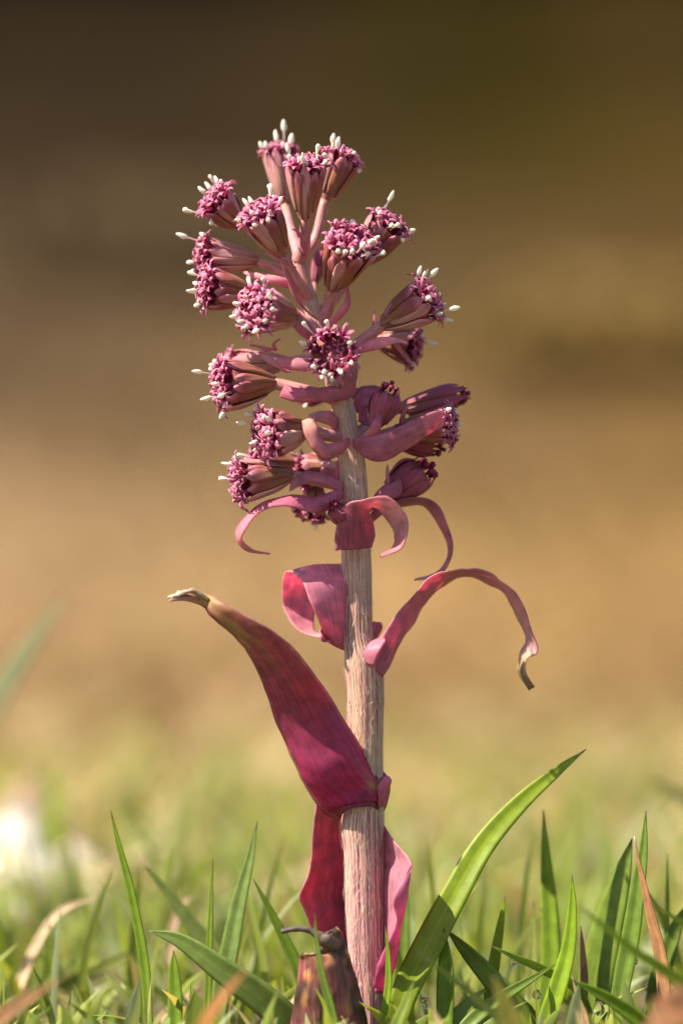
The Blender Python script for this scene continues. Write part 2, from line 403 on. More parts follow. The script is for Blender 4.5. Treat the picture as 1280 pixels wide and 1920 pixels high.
shrub(-.15, 9.8, .5, 1.9, (.06, .046, .02), (.12, .09, .042), 'dusky brown shrub behind the topmost flower head')
shrub(.28, 9.4, .42, 1.7, ol0, ol1, 'olive green shrub behind the upper right flower heads')
shrub(.98, 9.6, .48, 1.7, br0, br1, 'russet brown shrub to the right of the olive shrub')
shrub(1.9, 9.8, .6, 1.6, br0, dk1, 'brown shrub at the right hand end of the bank', 3500)
shrub(-2.0, 9.6, .65, 1.8, dk0, dk1, 'dark shrub at the left hand end of the bank', 3500)
for x, y, c0, c1, lab in [(-2.6, 12.0, dk0, dk1, 'large dark bush behind the dark shrub at the left hand end'), (-1.2, 11.6, dk0, dk1, 'large dark bush between the tall dark tree and the dark brown shrub'), (.05, 11.9, ol0, dk1, 'large dark bush between the slender tree and the dusky shrub'),
                          (1.3, 11.6, br0, br1, 'large brown bush before the thick trunked tree'), (2.6, 12, br0, dk1, 'large brown bush behind the right hand end of the bank')]:
    shrub(x, y, .9, 2.6, c0, c1, lab, 7000, .05)
# low dead bracken and bramble clumps scattered up the bank
for x, y, rx, h, c0, c1, lab in [(.55, 3.0, .16, .07, (.26, .175, .075), (.40, .27, .115), 'low tan bracken clump on the right of the bank'), (.30, 3.8, .20, .09, (.19, .13, .042), (.30, .205, .07), 'low golden brown bracken clump behind the tan one'),
                                 (-.62, 3.9, .18, .09, (.17, .112, .066), (.28, .19, .115), 'low purplish brown bracken clump on the left of the bank'), (.75, 4.6, .22, .11, (.17, .115, .048), (.27, .185, .08), 'rounded brown bracken clump at the right'),
                                 (-.25, 4.7, .22, .12, (.10, .07, .038), (.18, .125, .07), 'rounded dusky bracken clump behind the middle of the stem')]:
    shrub(x, y, rx, h, c0, c1, lab, 1800, .018)
for i, (x, y, r, lab) in enumerate([(-1.1, 13.3, .16, 'tall dark tree behind the dark brown shrub'), (.1, 13.8, .14, 'slender dark tree behind the olive shrub'),
                                    (1.3, 13.2, .18, 'thick trunked tree behind the russet shrub'), (-6.2, 8.0, .2, 'broad tree at the left end of the bank')]):
    z = float(gz(x, y)); root = link('woodland_tree', None, None, Matrix.Translation((x, y, z)))
    tag(root, lab, 'tree', 'trees of the wood behind the bank')
    H = 5.2 + .5 * i
    tr = tube([(Vector((x, y, z - .1)), r * 1.3), (Vector((x + .03, y, z + .5)), r), (Vector((x - .05, y, z + 2.2)), r * .8), (Vector((x, y, z + H)), r * .2)],
              [(0, (.07, .05, .035)), (1, (.06, .045, .03))], 14, 18).build('trunk', M_bark, root)
    for k in range(6):
        a = k * 1.05 + i; b0 = Vector((x, y, z + 1.9 + .4 * k))
        tube([(b0, r * .35), (b0 + Vector((math.cos(a) * .5, math.sin(a) * .5, .25)), r * .22), (b0 + Vector((math.cos(a) * 1.1, math.sin(a) * 1.1, .7)), r * .06)],
             [(0, (.07, .05, .035)), (1, (.07, .05, .035))], 7, 7).build('limb', M_bark, root)
    cl = [leaf_cloud((x + math.cos(a) * 1.0 * (k > 0), y + math.sin(a) * .8 * (k > 0), z + 3.3 + .55 * (k % 4)), (.95, .9, .8), 1500, .07, (.03, .04, .012), (.07, .08, .022))
          for k, a in enumerate(np.linspace(0, 6.28, 7))]
    V = np.concatenate([c[0] for c in cl]); F = np.concatenate([c[1] + j * 6000 for j, c in enumerate(cl)])
    link('crown', npmesh('crown', V - np.array([x, y, z]), F, np.concatenate([c[2] for c in cl]), np.concatenate([c[3] for c in cl]), M_bush, False), root, Matrix.Translation((x, y, z)))

# ------------------------------------------------------------------ THE BUTTERBUR
plant = link('butterbur_plant', None, None, Matrix.Translation(P(692, 1950, 0)))
tag(plant, 'pink butterbur flower spike with white tipped florets standing in grass', 'flower')

# stem
STEM = [(692, 1985, 27), (692, 1900, 30), (687, 1800, 33), (684, 1700, 36), (682, 1600, 36.5), (680, 1545, 40), (684, 1500, 36), (684, 1400, 33), (685, 1300, 34.5), (681, 1235, 35),
        (671, 1190, 28), (669, 1100, 27.5), (667, 1030, 27), (663, 940, 26.5), (659, 870, 25), (648, 800, 22.5), (639, 750, 21), (622, 690, 20), (602, 630, 18), (586, 585, 17), (572, 540, 15), (562, 500, 14), (560, 470, 12)]
def stem_pt(py, d=0):
    for (x0, y0, r0), (x1, y1, r1) in zip(STEM, STEM[1:]):
        if y0 >= py >= y1:
            t = (y0 - py) / (y0 - y1); return x0 + (x1 - x0) * t, r0 + (r1 - r0) * t
    return (STEM[-1][0], 12) if py < 1000 else (STEM[0][0], 27)
stc = [(0, (.60, .35, .30)), (.12, (.66, .37, .34)), (.24, (.60, .40, .28)), (.30, (.56, .41, .23)), (.34, (.54, .34, .24)), (.5, (.60, .39, .28)), (.62, (.66, .47, .33)), (.8, (.68, .50, .36)), (.93, (.66, .38, .32)), (1, (.62, .29, .29))]
stc = [(t, (c[0] * .93, c[1] * .82, c[2] * .82)) for t, c in stc]
def stem_ridge(a, t):
    return .009 * math.sin(a * 17 + t * 2 + 1.2 * mnoise.noise(Vector((a * 2, t * 1.5, 7)))) + .008 * math.sin(a * 29 + 1.3 + t * 5 + 1.6 * mnoise.noise(Vector((a * 2, t * 2, 1)))) + .016 * mnoise.noise(Vector((a * 4, t * 3, 2))) + .012 * mnoise.noise(Vector((a * 14, t * 8, 0)))
sm = tube([(P(x, y, 0), r * PXM) for x, y, r in STEM], stc, 110, 150, ridge=stem_ridge, vscale=9)
# purple stripes: pigment of the stem
for i, c in enumerate(sm.c):
    u, v = sm.uv[i]
    s = mnoise.noise(Vector((math.cos(u * 6.283) * 9, math.sin(u * 6.283) * 9, v * .9)))
    s2 = mnoise.noise(Vector((math.cos(u * 6.283) * 17, math.sin(u * 6.283) * 17, v * .8)))
    k = max(0, min(1, (s * .5 + s2 * 1.1 + .04) * 2.6)) * (1.0 if v < 5.6 else .4)
    sm.c[i] = tuple(a * (1 - k) + b_ * k for a, b_ in zip(c, (.28, .085, .11)))
stem = sm.build('stem', M_stem, plant)
# woolly fibres lying on the stem
fm = MB()
for i in range(2600):
    py = random.uniform(560, 1880); a = random.uniform(0, 6.283); ln = random.uniform(10, 60); da = random.gauss(0, .12)
    if random.random() < .12: ln *= .6; da *= 5
    lift = random.uniform(.3, 2.2) * (3.5 if random.random() < .2 else 1)
    ids = []; wd = random.uniform(.25, .5)
    for k in range(4):
        y = py - ln * k / 3; x, r = stem_pt(y); aa = a + da * k / 3; lf = r * 1.0 + lift * math.sin(k / 3 * 3.14) + .6
        p = P(x + math.cos(aa) * lf, y, math.sin(aa) * lf * PXM * 1000)
        tg = Vector((-math.sin(aa), math.cos(aa), 0)) * wd * PXM
        ids.append((fm.add(p - tg, (0, k / 3), (.72, .6, .48)), fm.add(p + tg, (1, k / 3), (.72, .6, .48))))
    for k in range(3): fm.f.append((ids[k][0], ids[k][1], ids[k + 1][1], ids[k + 1][0]))
o = fm.build('wool', M_wool, stem); tag(o, kind='stuff')

# ---- flower head prototypes (shared by all heads; R = 1 across the rim, L = 1 along the axis)
PROF = [(0, .20), (.06, .27), (.16, .37), (.3, .52), (.5, .69), (.7, .82), (.88, .92), (1.0, .96)]
PROF_BUD = [(0, .22), (.1, .38), (.25, .58), (.5, .80), (.72, .92), (.86, .92), (.96, .80), (1.04, .62)]
def prof(t, bud):
    pf = PROF_BUD if bud else PROF
    for (a, ra_), (b_, rb_) in zip(pf, pf[1:]):
        if t <= b_: return ra_ + (rb_ - ra_) * (t - a) / (b_ - a)
    return pf[-1][1]
C_BASE, C_MID, C_TIP, C_RIM = (.54, .22, .20), (.33, .145, .065), (.34, .075, .08), (.66, .26, .34)
def cup_mesh(bud):
    mb = MB(); n = 14; s = 24; rings = []
    for i in range(n):
        t = i / (n - 1) * (1.0 if bud else .97); r = prof(t, bud) * .90
        rings.append([mb.add((math.cos(j / s * 6.2832) * r, math.sin(j / s * 6.2832) * r, t), (j / s, t), ramp([(0, C_BASE), (.4, C_MID), (1, C_TIP)], t)) for j in range(s)])
    for i in range(n - 1):
        for j in range(s): mb.f.append((rings[i][j], rings[i][(j + 1) % s], rings[i + 1][(j + 1) % s], rings[i + 1][j]))
    mb.f.append(tuple(reversed(rings[0]))); mb.f.append(tuple(rings[-1]))
    return mb.mesh('flower_head', M_phyl)
CUP = {b_: cup_mesh(b_) for b_ in (False, True)}
NPH = 11
def phyl_mesh(bud, var, pale=False):
    r_ = random.Random(var * 7 + bud); mb = MB(); G = []; cols = []; uvs = []
    t0 = (0.03, .10, .22, .05)[var]; t1 = (1.10, 1.02, 1.16, .96)[var] + (0 if not bud else -.02); half = math.pi / NPH * (1.25, 1.05, 1.15, .95)[var]
    off = (0.0, .035, .05, .02)[var]; n = 13; m = 7
    for i in range(n):
        k = i / (n - 1); t = t0 + (t1 - t0) * k; w = half * (min(1, .45 + 2.4 * k)) * (1 if k < .72 else max(.12, math.cos((k - .72) / .28 * 1.42)))
        row = []
        for j in range(m):
            u = 2 * j / (m - 1) - 1; a = w * u
            r = prof(min(t, 1.04 if bud else 1), bud) * (.92 + off) + .045 * (1 - u * u) * math.sin(min(1, k * 1.2 + .1) * 2.6) + (.03 if k > .85 and not bud else 0) * (1 - abs(u)) + .016 * math.sin(u * 9 + var) + .02 * math.sin(k * 7 + u * 3 + var * 2)
            row.append(Vector((math.cos(a) * r, math.sin(a) * r, t)))
        G.append(row); c = ramp([(0, C_BASE), (.3, C_MID), (.75, C_TIP), (1, C_RIM)], k)
        if pale: c = ramp([(0, (.58, .30, .25)), (.4, (.62, .33, .27)), (.8, (.62, .27, .29)), (1, (.60, .2, .27))], k)
        if bud: c = ramp([(0, (.46, .16, .20)), (.5, (.36, .075, .13)), (1, (.46, .09, .18))], k)
        cols.append([tuple(x * (1 + .35 * (abs(2 * j / (m - 1) - 1) > .9)) for x in c) for j in range(m)]); uvs.append([(j / (m - 1), k) for j in range(m)])
    grid_solid(mb, G, .028, cols, uvs)
    return mb.mesh('phyllary', M_phyl)
PHYL = {(b_, v): phyl_mesh(b_, v) for b_ in (False, True) for v in range(4)}
PHYL.update({('pale', v): phyl_mesh(False, v, True) for v in range(4)})

def floret_mesh(var):
    """tube with five reflexed pointed lobes; about 1 unit long, 1 unit across"""
    mb = MB(); r_ = random.Random(var); s = 10
    cd, cm, ct = (.20, .018, .07), (.46, .065, .20), (.84, .46, .58)
    openness = (1.0, .75, .45, .9)[var]
    rings = []
    for z, r, c in [(-.35, .12, cd), (.1, .15, cd), (.42, .25, cm), (.55, .30, cm)]:
        rings.append([mb.add((math.cos(j / s * 6.2832) * r, math.sin(j / s * 6.2832) * r, z), (j / s, z), c) for j in range(s)])
    for i in range(3):
        for j in range(s): mb.f.append((rings[i][j], rings[i][(j + 1) % s], rings[i + 1][(j + 1) % s], rings[i + 1][j]))
    for k in range(5):
        a0 = k / 5 * 6.2832 + .3; G = []; cols = []; uvs = []
        o1 = openness * r_.uniform(.8, 1.2)
        for z, r, w, c in [(.48, .24, .15, cm), (.74 - .02 * o1, .27 + .14 * o1, .17, cm), (.98 - .16 * o1, .29 + .40 * o1, .12, cm), (1.14 - .40 * o1, .31 + .66 * o1, .012, ct)]:
            row = []
            for u in (-1, 0, 1):
                rr = r - .05 * (u == 0)
                row.append(Vector((math.cos(a0) * rr - math.sin(a0) * w * u, math.sin(a0) * rr + math.cos(a0) * w * u, z + .04 * abs(u))))
            G.append(row); cols.append([tuple(.5 * p + .5 * q for p, q in zip(ct, c)) if abs(u) else c for u in (-1, 0, 1)]); uvs.append([(.5, z)] * 3)
        grid_solid(mb, G, .035, cols, uvs)
    # dark anther column
    an = [[mb.add((math.cos(j / 6 * 6.2832) * r, math.sin(j / 6 * 6.2832) * r, z), (0, z), (.24, .02, .08)) for j in range(6)] for z, r in [(.4, .11), (.75, .12), (.92, .04)]]
    for i in range(2):
        for j in range(6): mb.f.append((an[i][j], an[i][(j + 1) % 6], an[i + 1][(j + 1) % 6], an[i + 1][j]))
    mb.f.append(tuple(an[2]))
    return mb
FMB = [floret_mesh(v) for v in range(4)]
FLOR = [m.mesh('floret', M_flor) for m in FMB]
def bud_mb():
    mb = MB(); s = 10; rings = []
    for z, r in [(-.3, .14), (0, .2), (.3, .33), (.5, .36), (.66, .27), (.76, .10)]:
        rings.append([mb.add((math.cos(j / s * 6.2832) * r * (1 + .13 * (-1) ** j), math.sin(j / s * 6.2832) * r * (1 + .13 * (-1) ** j), z), (j / s, z), ramp([(0, (.18, .012, .055)), (1, (.32, .03, .11))], z)) for j in range(s)])
    for i in range(5):
        for j in range(s): mb.f.append((rings[i][j], rings[i][(j + 1) % s], rings[i + 1][(j + 1) % s], rings[i + 1][j]))
    mb.f.append(tuple(rings[-1])); return mb
BUD = bud_mb()

def style_mesh(var):
    """white club on a thin filament, 1 unit long, knobbly"""
    mb = MB(); s = 9; rings = []; r_ = random.Random(var)
    shape = [[(0, .045), (.25, .04), (.5, .05), (.6, .13), (.7, .19), (.82, .17), (.93, .13), (1, .05)],
             [(0, .045), (.3, .045), (.56, .06), (.66, .12), (.78, .15), (.9, .19), (.97, .14), (1, .08)],
             [(0, .05), (.2, .045), (.46, .06), (.58, .16), (.7, .20), (.84, .14), (.95, .09), (1, .03)]][var]
    for z, r in shape:
        rings.append([mb.add((math.cos(j / s * 6.2832) * r * r_.uniform(.74, 1.26) * 1.12, math.sin(j / s * 6.2832) * r * r_.uniform(.74, 1.26) * .9, z + r_.uniform(-.015, .015)), (j / s, z),
                             ramp([(0, (.72, .40, .44)), (.4, (.80, .66, .60)), (.6, (.88, .83, .71)), (1, (.86, .79, .64))], z)) for j in range(s)])
    for i in range(len(shape) - 1):
        for j in range(s): mb.f.append((rings[i][j], rings[i][(j + 1) % s], rings[i + 1][(j + 1) % s], rings[i + 1][j]))
    mb.f.append(tuple(rings[-1])); return mb.mesh('style', M_style)
STY = [style_mesh(v) for v in range(3)]

def frame(z, spin=0.0):
    z = z.normalized(); x = z.cross(Vector((.13, .3, .95)))
    if x.length < .1: x = z.cross(Vector((1, 0, 0)))
    x.normalize(); y = z.cross(x)
    return Matrix((x, y, z)).transposed().to_4x4() @ Matrix.Rotation(spin, 4, 'Z')

def head(base, face, R, ped, nflor=15, styles=(), auto=5, bud=False, pedr=9, seed=0, fl=26, hollow=False, pale=False):
    """base, face: (px,py,mm); R rim radius in px; ped: (py on stem, mid point or None)"""
    r_ = random.Random(seed * 13 + 5)
    B = P(*base); Fc = P(*face); ax = Fc - B; L = ax.length; Rm = R * PXM * 1.06
    if not bud: L -= 10 * PXM
    az = ax.normalized(); Q = frame(az, r_.uniform(0, 6))
    M = Matrix.Translation(B) @ Q @ Matrix.Diagonal((Rm, Rm, L, 1))
    hd = link('flower_head', CUP[bud], plant, M)
    PINV[hd.name] = M.inverted()
    for k in range(NPH):
        a = k / NPH * 6.2832 + r_.uniform(-.16, .16); v = r_.choice((0, 1, 2, 3, 0, 2))
        s = r_.uniform(.95, 1.09)
        link('phyllary', PHYL[('pale' if pale or (not bud and r_.random() < .3) else bud, v)], hd, M @ Matrix.Rotation(a, 4, 'Z') @ Matrix.Diagonal((s, s, r_.uniform(.95, 1.05), 1)))
    fs = min(fl, R * .68) * PXM
    # florets: outer ring, second ring; the inner ones as one cluster
    spots = []
    if not bud:
        n1 = 10; n2 = 6; n3 = 4
        for k in range(n1): spots.append((.70, k / n1 * 6.2832 + r_.uniform(-.15, .15), .55 + r_.uniform(-.2, .25), 0))
        if hollow:
            n2 = 0
            for k in range(9): spots.append((.42, k / 9 * 6.2832, .1, 2))
        for k in range(n2): spots.append((.42, k / n2 * 6.2832 + r_.uniform(-.2, .2), .32 + r_.uniform(-.15, .15), 1))
        for k in range(n3): spots.append((.22, k / n3 * 6.2832 + r_.uniform(-.3, .3), .18, 2))
    else:
        for k in range(7): spots.append((.42, k / 7 * 6.2832, .22, 2))
        spots.append((0, 0, 0, 2))
    top = B + az * L
    def key(s):                       # the florets turned towards the open side show largest
        q = Q @ Vector((math.cos(s[1]) * s[0], math.sin(s[1]) * s[0], 0)); return q.y + (.0 if s[3] < 2 else 1)
    spots.sort(key=key)
    cl = MB(); done = 0
    for q, (rr, a, tilt, ring) in enumerate(spots):
        loc = Q @ Vector((math.cos(a) * rr * Rm, math.sin(a) * rr * Rm, 0)); dz = (1 - rr) * 18 * PXM * (-.8 if hollow and ring == 2 else 1)
        dirv = (Q @ Vector((math.cos(a) * math.sin(tilt), math.sin(a) * math.sin(tilt), math.cos(tilt)))).normalized()
        sc = fs * r_.uniform(.8, 1.15) * (1 if ring < 2 else .62)
        Mf = Matrix.Translation(top + loc + az * dz - dirv * sc * .12) @ frame(dirv, r_.uniform(0, 6)) @ Matrix.Diagonal((sc, sc, sc, 1))
        openf = ring < 2 or r_.random() < .25
        if openf and done < nflor:
            link('floret', FLOR[r_.choice((0, 0, 1, 1, 2, 3))], hd, Mf); done += 1
        else:
            src = FMB[r_.choice((0, 1, 2))] if ring < 2 else BUD
            o_ = len(cl.v)
            for v, uv, c in zip(src.v, src.uv, src.c): cl.add(Mf @ v, uv, c)
            cl.f += [tuple(i + o_ for i in f) for f in src.f]
    if cl.v: tag(cl.build('floret_cluster', M_flor, hd), kind='stuff')
    # styles: (px, py) tips that stand out in the photograph, then a few more
    for t in styles:
        d = t[2] if len(t) > 2 else face[2] - 1
        tip = P(t[0], t[1], d); v = tip - top
        rad = v - az * v.dot(az)
        root = top + (rad.normalized() * min(rad.length * .6, Rm * .75) if rad.length > 1e-6 else Vector()) + az * 2 * PXM
        dv = tip - root; ln = min(max(dv.length, 24 * PXM), 44 * PXM); dv.normalize(); root = tip - dv * ln
        wd = 25 * PXM * r_.uniform(.88, 1.12)
        link('style', r_.choice(STY), hd, Matrix.Translation(root) @ frame(dv, r_.uniform(0, 6)) @ Matrix.Diagonal((wd, wd, ln, 1)))
    for k in range(auto + (3 if not bud and R > 30 else 0)):
        a = r_.uniform(0, 6.283); rr = r_.uniform(.45, .95); tilt = r_.uniform(.2, .9) * rr
        loc = Q @ Vector((math.cos(a) * rr * Rm, math.sin(a) * rr * Rm, 0))
        dv = (Q @ Vector((math.cos(a) * math.sin(tilt), math.sin(a) * math.sin(tilt), math.cos(tilt)))).normalized()
        ln = r_.uniform(24, 34) * PXM; wd = r_.uniform(20, 27) * PXM
        link('style', r_.choice(STY), hd, Matrix.Translation(top + loc) @ frame(dv, r_.uniform(0, 6)) @ Matrix.Diagonal((wd, wd, ln, 1)))
    # pedicel
    if ped:
        py, mid = ped; sx, sr = stem_pt(py)
        s0 = P(sx, py, 0); B2 = B + az * L * .08
        m_ = P(*mid) if mid else s0.lerp(B, .55) + Vector((0, 0, -4 * PXM))
        tube([(s0, pedr * 1.25 * PXM), (m_, pedr * PXM), (B2, R * .26 * PXM)], [(0, (.58, .27, .27)), (.6, (.58, .24, .26)), (1, (.46, .22, .17))], 12, 14).build('pedicel', M_ped, hd)
    return hd

H = head
H((535, 392, 16), (524, 285, 17), 33, (480, (545, 430, 9)), 6, [(532, 224, 17), (486, 265, 16), (516, 243, 16), (548, 250, 15)], 1, seed=1, fl=20, pale=True)
H((572, 418, -4), (575, 312, -6), 37, (490, (570, 460, -2)), 16, [(540, 290), (537, 268), (597, 270, -8), (567, 286, -12), (612, 300, -9)], 1, seed=2, pedr=12)
H((607, 380, 5), (640, 300, 6), 36, (485, (590, 450, 3)), 14, [(626, 250, 5), (636, 256, 6), (666, 284, 4), (676, 321, 4), (672, 307, 7), (605, 290, 0)], 0, seed=3, pedr=10)
H((452, 424, 1), (404, 378, 0), 36, (545, (505, 455, 2)), 14, [(343, 393, -1), (372, 350, 0), (384, 341, 1), (392, 328, 0), (402, 330, 2), (397, 422, -3), (408, 424, 0)], 0, seed=4)
H((532, 482, -7), (490, 402, -11), 38, (560, (553, 525, -4)), 16, [(441, 411, -11), (455, 372, -8), (466, 368, -7), (507, 345, -6), (512, 360, -6), (504, 412, -20), (476, 422, -18)], 0, seed=5, pedr=13)
H((490, 492, 4), (385, 478, 4), 33, (580, (535, 515, 3)), 12, [(330, 438, 4), (350, 492, 3), (352, 512, 4)], 1, seed=6, pedr=10, pale=True)
H((478, 553, 0), (392, 540, -2), 39, (620, (535, 575, 2)), 15, [(352, 510, -3), (349, 545, -3), (364, 574, -4), (380, 580, -4), (362, 530, 2)], 1, seed=7)
H((558, 598, -4), (482, 582, -14), 42, (640, (580, 610, -3)), 18, [(436, 568, -13), (430, 594, -12), (446, 603, -16), (454, 615, -16), (474, 624, -19), (465, 520, -8), (511, 578, -22), (503, 551, -20), (494, 603, -22)], 0, seed=8, pedr=12)
H((620, 545, -4), (660, 455, -12), 46, (610, (614, 580, -2)), 18, [(615, 460, -9), (640, 425, -6), (661, 412, -6), (633, 470, -20), (648, 470, -21), (662, 468, -22), (694, 474, -20), (700, 448, -14), (712, 442, -10), (684, 455, -21)], 0, seed=9, pedr=12)
H((672, 500, 4), (728, 422, 4), 40, (600, (635, 550, 3)), 14, [(738, 357, 3), (724, 382, 4), (710, 388, 3), (779, 430, 2), (770, 446, 4), (757, 452, 0), (735, 422, -6), (748, 420, -3)], 0, seed=10, pedr=10)
H((712, 612, -1), (800, 563, -2), 42, (690, (672, 644, 0)), 15, [(789, 498, -2), (802, 505, -2), (821, 503, -2), (862, 576, -3), (850, 601, -4), (806, 558, -14), (836, 568, -2)], 0, seed=11, pedr=11)
H((700, 636, 11), (770, 654, 12), 34, (700, (665, 645, 8)), 8, [(820, 644, 12), (795, 630, 11), (778, 678, 11)], 0, seed=12)
H((632, 680, -4), (622, 662, -14), 44, (700, None), 20, [(567, 604, -14), (560, 640, -15), (612, 600, -15), (585, 688, -21), (606, 699, -22), (640, 699, -22), (658, 640, -21), (660, 681, -20), (621, 713, -20)], 0, seed=13, pedr=12, hollow=True)
H((520, 718, -3), (420, 722, -5), 44, (752, (585, 735, -4)), 17, [(360, 696, -5), (375, 750, -6), (412, 786, -6), (392, 690, -3), (408, 745, -13), (418, 765, -8), (395, 720, -8)], 0, seed=14, pedr=11)
H((545, 678, 8), (440, 690, 9), 32, (720, (590, 676, 7)), 4, [(392, 684, 8)], 0, seed=15, pedr=11, pale=True)
H((578, 806, -4), (500, 814, -8), 47, (820, (612, 815, -3)), 17, [(443, 792, -8), (458, 774, -6), (476, 770, -5), (500, 782, -18), (498, 812, -20), (468, 832, -9), (475, 845, -8)], 0, seed=16, pedr=12)
H((552, 890, -3), (455, 902, -4), 40, (915, (600, 903, -2)), 15, [(415, 868, -4), (410, 898, -4), (444, 880, -8)], 1, seed=17, pedr=10)
H((575, 872, 9), (485, 862, 10), 33, (880, (605, 872, 6)), 4, [(444, 853, 9)], 0, seed=18)
H((598, 905, 9), (582, 962, 11), 29, (890, (612, 895, 6)), 6, [(590, 996, 11), (572, 972, 8)], 0, seed=19, pedr=8)
H((702, 806, -6), (727, 738, -7), 29, (838, (682, 825, -4)), 0, [], 0, bud=True, seed=20, pedr=9)
H((738, 806, -1), (838, 798, -3), 34, (838, (695, 822, -2)), 12, [(869, 795, -3), (857, 772, -3), (843, 828, -4), (850, 812, 0)], 0, seed=21, pedr=10)
H((738, 770, 7), (856, 742, 6), 27, (825, (698, 795, 4)), 0, [], 0, bud=True, seed=22, pedr=11)
H((716, 812, 6), (812, 838, 5), 27, (838, (690, 822, 4)), 3, [], 0, bud=True, seed=23, pedr=9)
H((718, 936, 4), (792, 884, 3), 38, (960, (695, 950, 2)), 0, [], 0, bud=True, seed=24, pedr=9)
H((656, 985, -5), (630, 955, -8), 22, (990, None), 0, [], 0, bud=True, seed=25, pedr=7)
H((588, 535, 13), (606, 474, 15), 17, (580, None), 0, [], 0, bud=True, seed=26, pedr=7)
H((662, 735, 9), (712, 752, 12), 24, (760, None), 0, [], 0, bud=True, seed=27, pedr=8)
H((628, 875, 6), (575, 885, 9), 32, (900, None), 3, [], 0, seed=28, pedr=8)
H((612, 745, 14), (578, 752, 16), 12, (770, None), 0, [(570, 764, 15)], 0, bud=True, seed=29, pedr=6)

# ---- bracts
WINE, PINK, ROSE, PALE, OLIVE, TAN, DARK = (.33, .065, .13), (.54, .165, .25), (.46, .10, .18), (.64, .34, .35), (.36, .24, .09), (.52, .42, .28), (.22, .035, .075)
def bract(rows, stops, label=None, mat=None, pale=True, **kw):
    if mat is None and pale: stops = [(t, (c[0] * .98 + .09, c[1] * 1.05 + .06, c[2] * 1.05 + .065)) for t, c in stops]
    o = loft(rows, stops, **kw).build('bract', mat or M_bract, plant)
    if label: o['label'] = label
    return o
# the big leaf sweeping left
bract([(634, 1540, -2, 714, 1530, -1, 42), (604, 1520, -1, 725, 1505, 1, 46), (575, 1478, -2, 728, 1462, 1, 46), (556, 1440, -4, 690, 1420, -3, 40), (538, 1398, -5, 654, 1366, -5, 24), (515, 1347, -6, 622, 1310, -7, 16),
       (498, 1292, -8, 588, 1262, -11, 11), (474, 1240, -10, 548, 1215, -14, 9), (445, 1200, -12, 502, 1176, -16, 7), (415, 1172, -13, 458, 1150, -16, 5), (395, 1153, -13, 420, 1131, -15, 6), (380, 1136, -12, 392, 1115, -12, 5),
       (350, 1126, -13, 362, 1106, -12, 3), (316, 1127, -13, 324, 1114, -13, 1)],
      [(0, (.26, .05, .07)), (.06, (.36, .035, .10)), (.14, (.42, .03, .13)), (.3, (.36, .045, .12)), (.5, (.33, .08, .10)), (.68, (.36, .14, .11)), (.78, (.40, .22, .10)), (.86, (.46, .34, .11)), (.92, (.46, .34, .22)), (1, (.55, .43, .33))],
      'broad wine red lower leaf with a withered yellowish tip', pale=False, n=70, m=21, wave=3, wfreq=3.2, crumple=2.2, rim=(.5, .28, .24), th=.0004, bpow=4.0, patch=[((.40, .26, .10), 1.3, .34), ((.24, .04, .08), 1.7, .28)])
# its folded ear
bract([(710, 1514, -3.5, 721, 1510, -1, 1), (708, 1494, -4.5, 726, 1488, -2, 1), (711, 1472, -5, 732, 1466, -3, 1), (720, 1456, -4, 729, 1455, -3, 0)], [(0, (.40, .06, .14)), (1, (.55, .14, .24))], n=18, m=9, wave=3, wfreq=1.5)
# withered curl of its tip
tube([(P(392, 1124, -13), .0004), (P(368, 1111, -13.5), .0006), (P(350, 1109, -14), .0005), (P(336, 1115, -13), .0006), (P(315, 1121, -13), .0003)],
     [(0, (.40, .29, .16)), (.6, (.5, .38, .27)), (1, (.56, .44, .34))], 9, 22, ridge=lambda a, t: .8 * mnoise.noise(Vector((math.cos(a) * 1.5, math.sin(a) * 1.5, t * 12)))).build('withered_tip', M_dry, plant)
# rolled leaf behind the stem
bract([(618, 1206, -1, 652, 1222, 1, 4), (600, 1172, -4, 652, 1180, -1, 6), (582, 1128, -6, 652, 1124, -2, 6), (565, 1090, -4, 650, 1080, -1, 6), (545, 1070, 1, 642, 1060, 4, 5), (531, 1086, 8, 612, 1074, 9, 4), (529, 1118, 11, 596, 1106, 12, 4),
       (535, 1150, 11, 590, 1150, 12, 3), (558, 1180, 8, 590, 1182, 10, 2), (602, 1197, 4, 605, 1192, 5, 0)],
      [(0, ROSE), (.35, (.50, .16, .24)), (.5, (.58, .26, .30)), (.8, PINK), (1, (.6, .3, .3))], 'pink upper leaf rolled into a loop behind the stem', n=60, m=15, wave=3, wfreq=5, crumple=1.5, rim=(.62, .34, .34))
bract([(600, 1180, -3, 640, 1170, 2, 8), (604, 1200, -4, 644, 1190, 2, 10), (625, 1205, -2, 648, 1212, 2, 4)], [(0, PINK), (1, ROSE)], n=14, m=9, wave=3, wfreq=2)
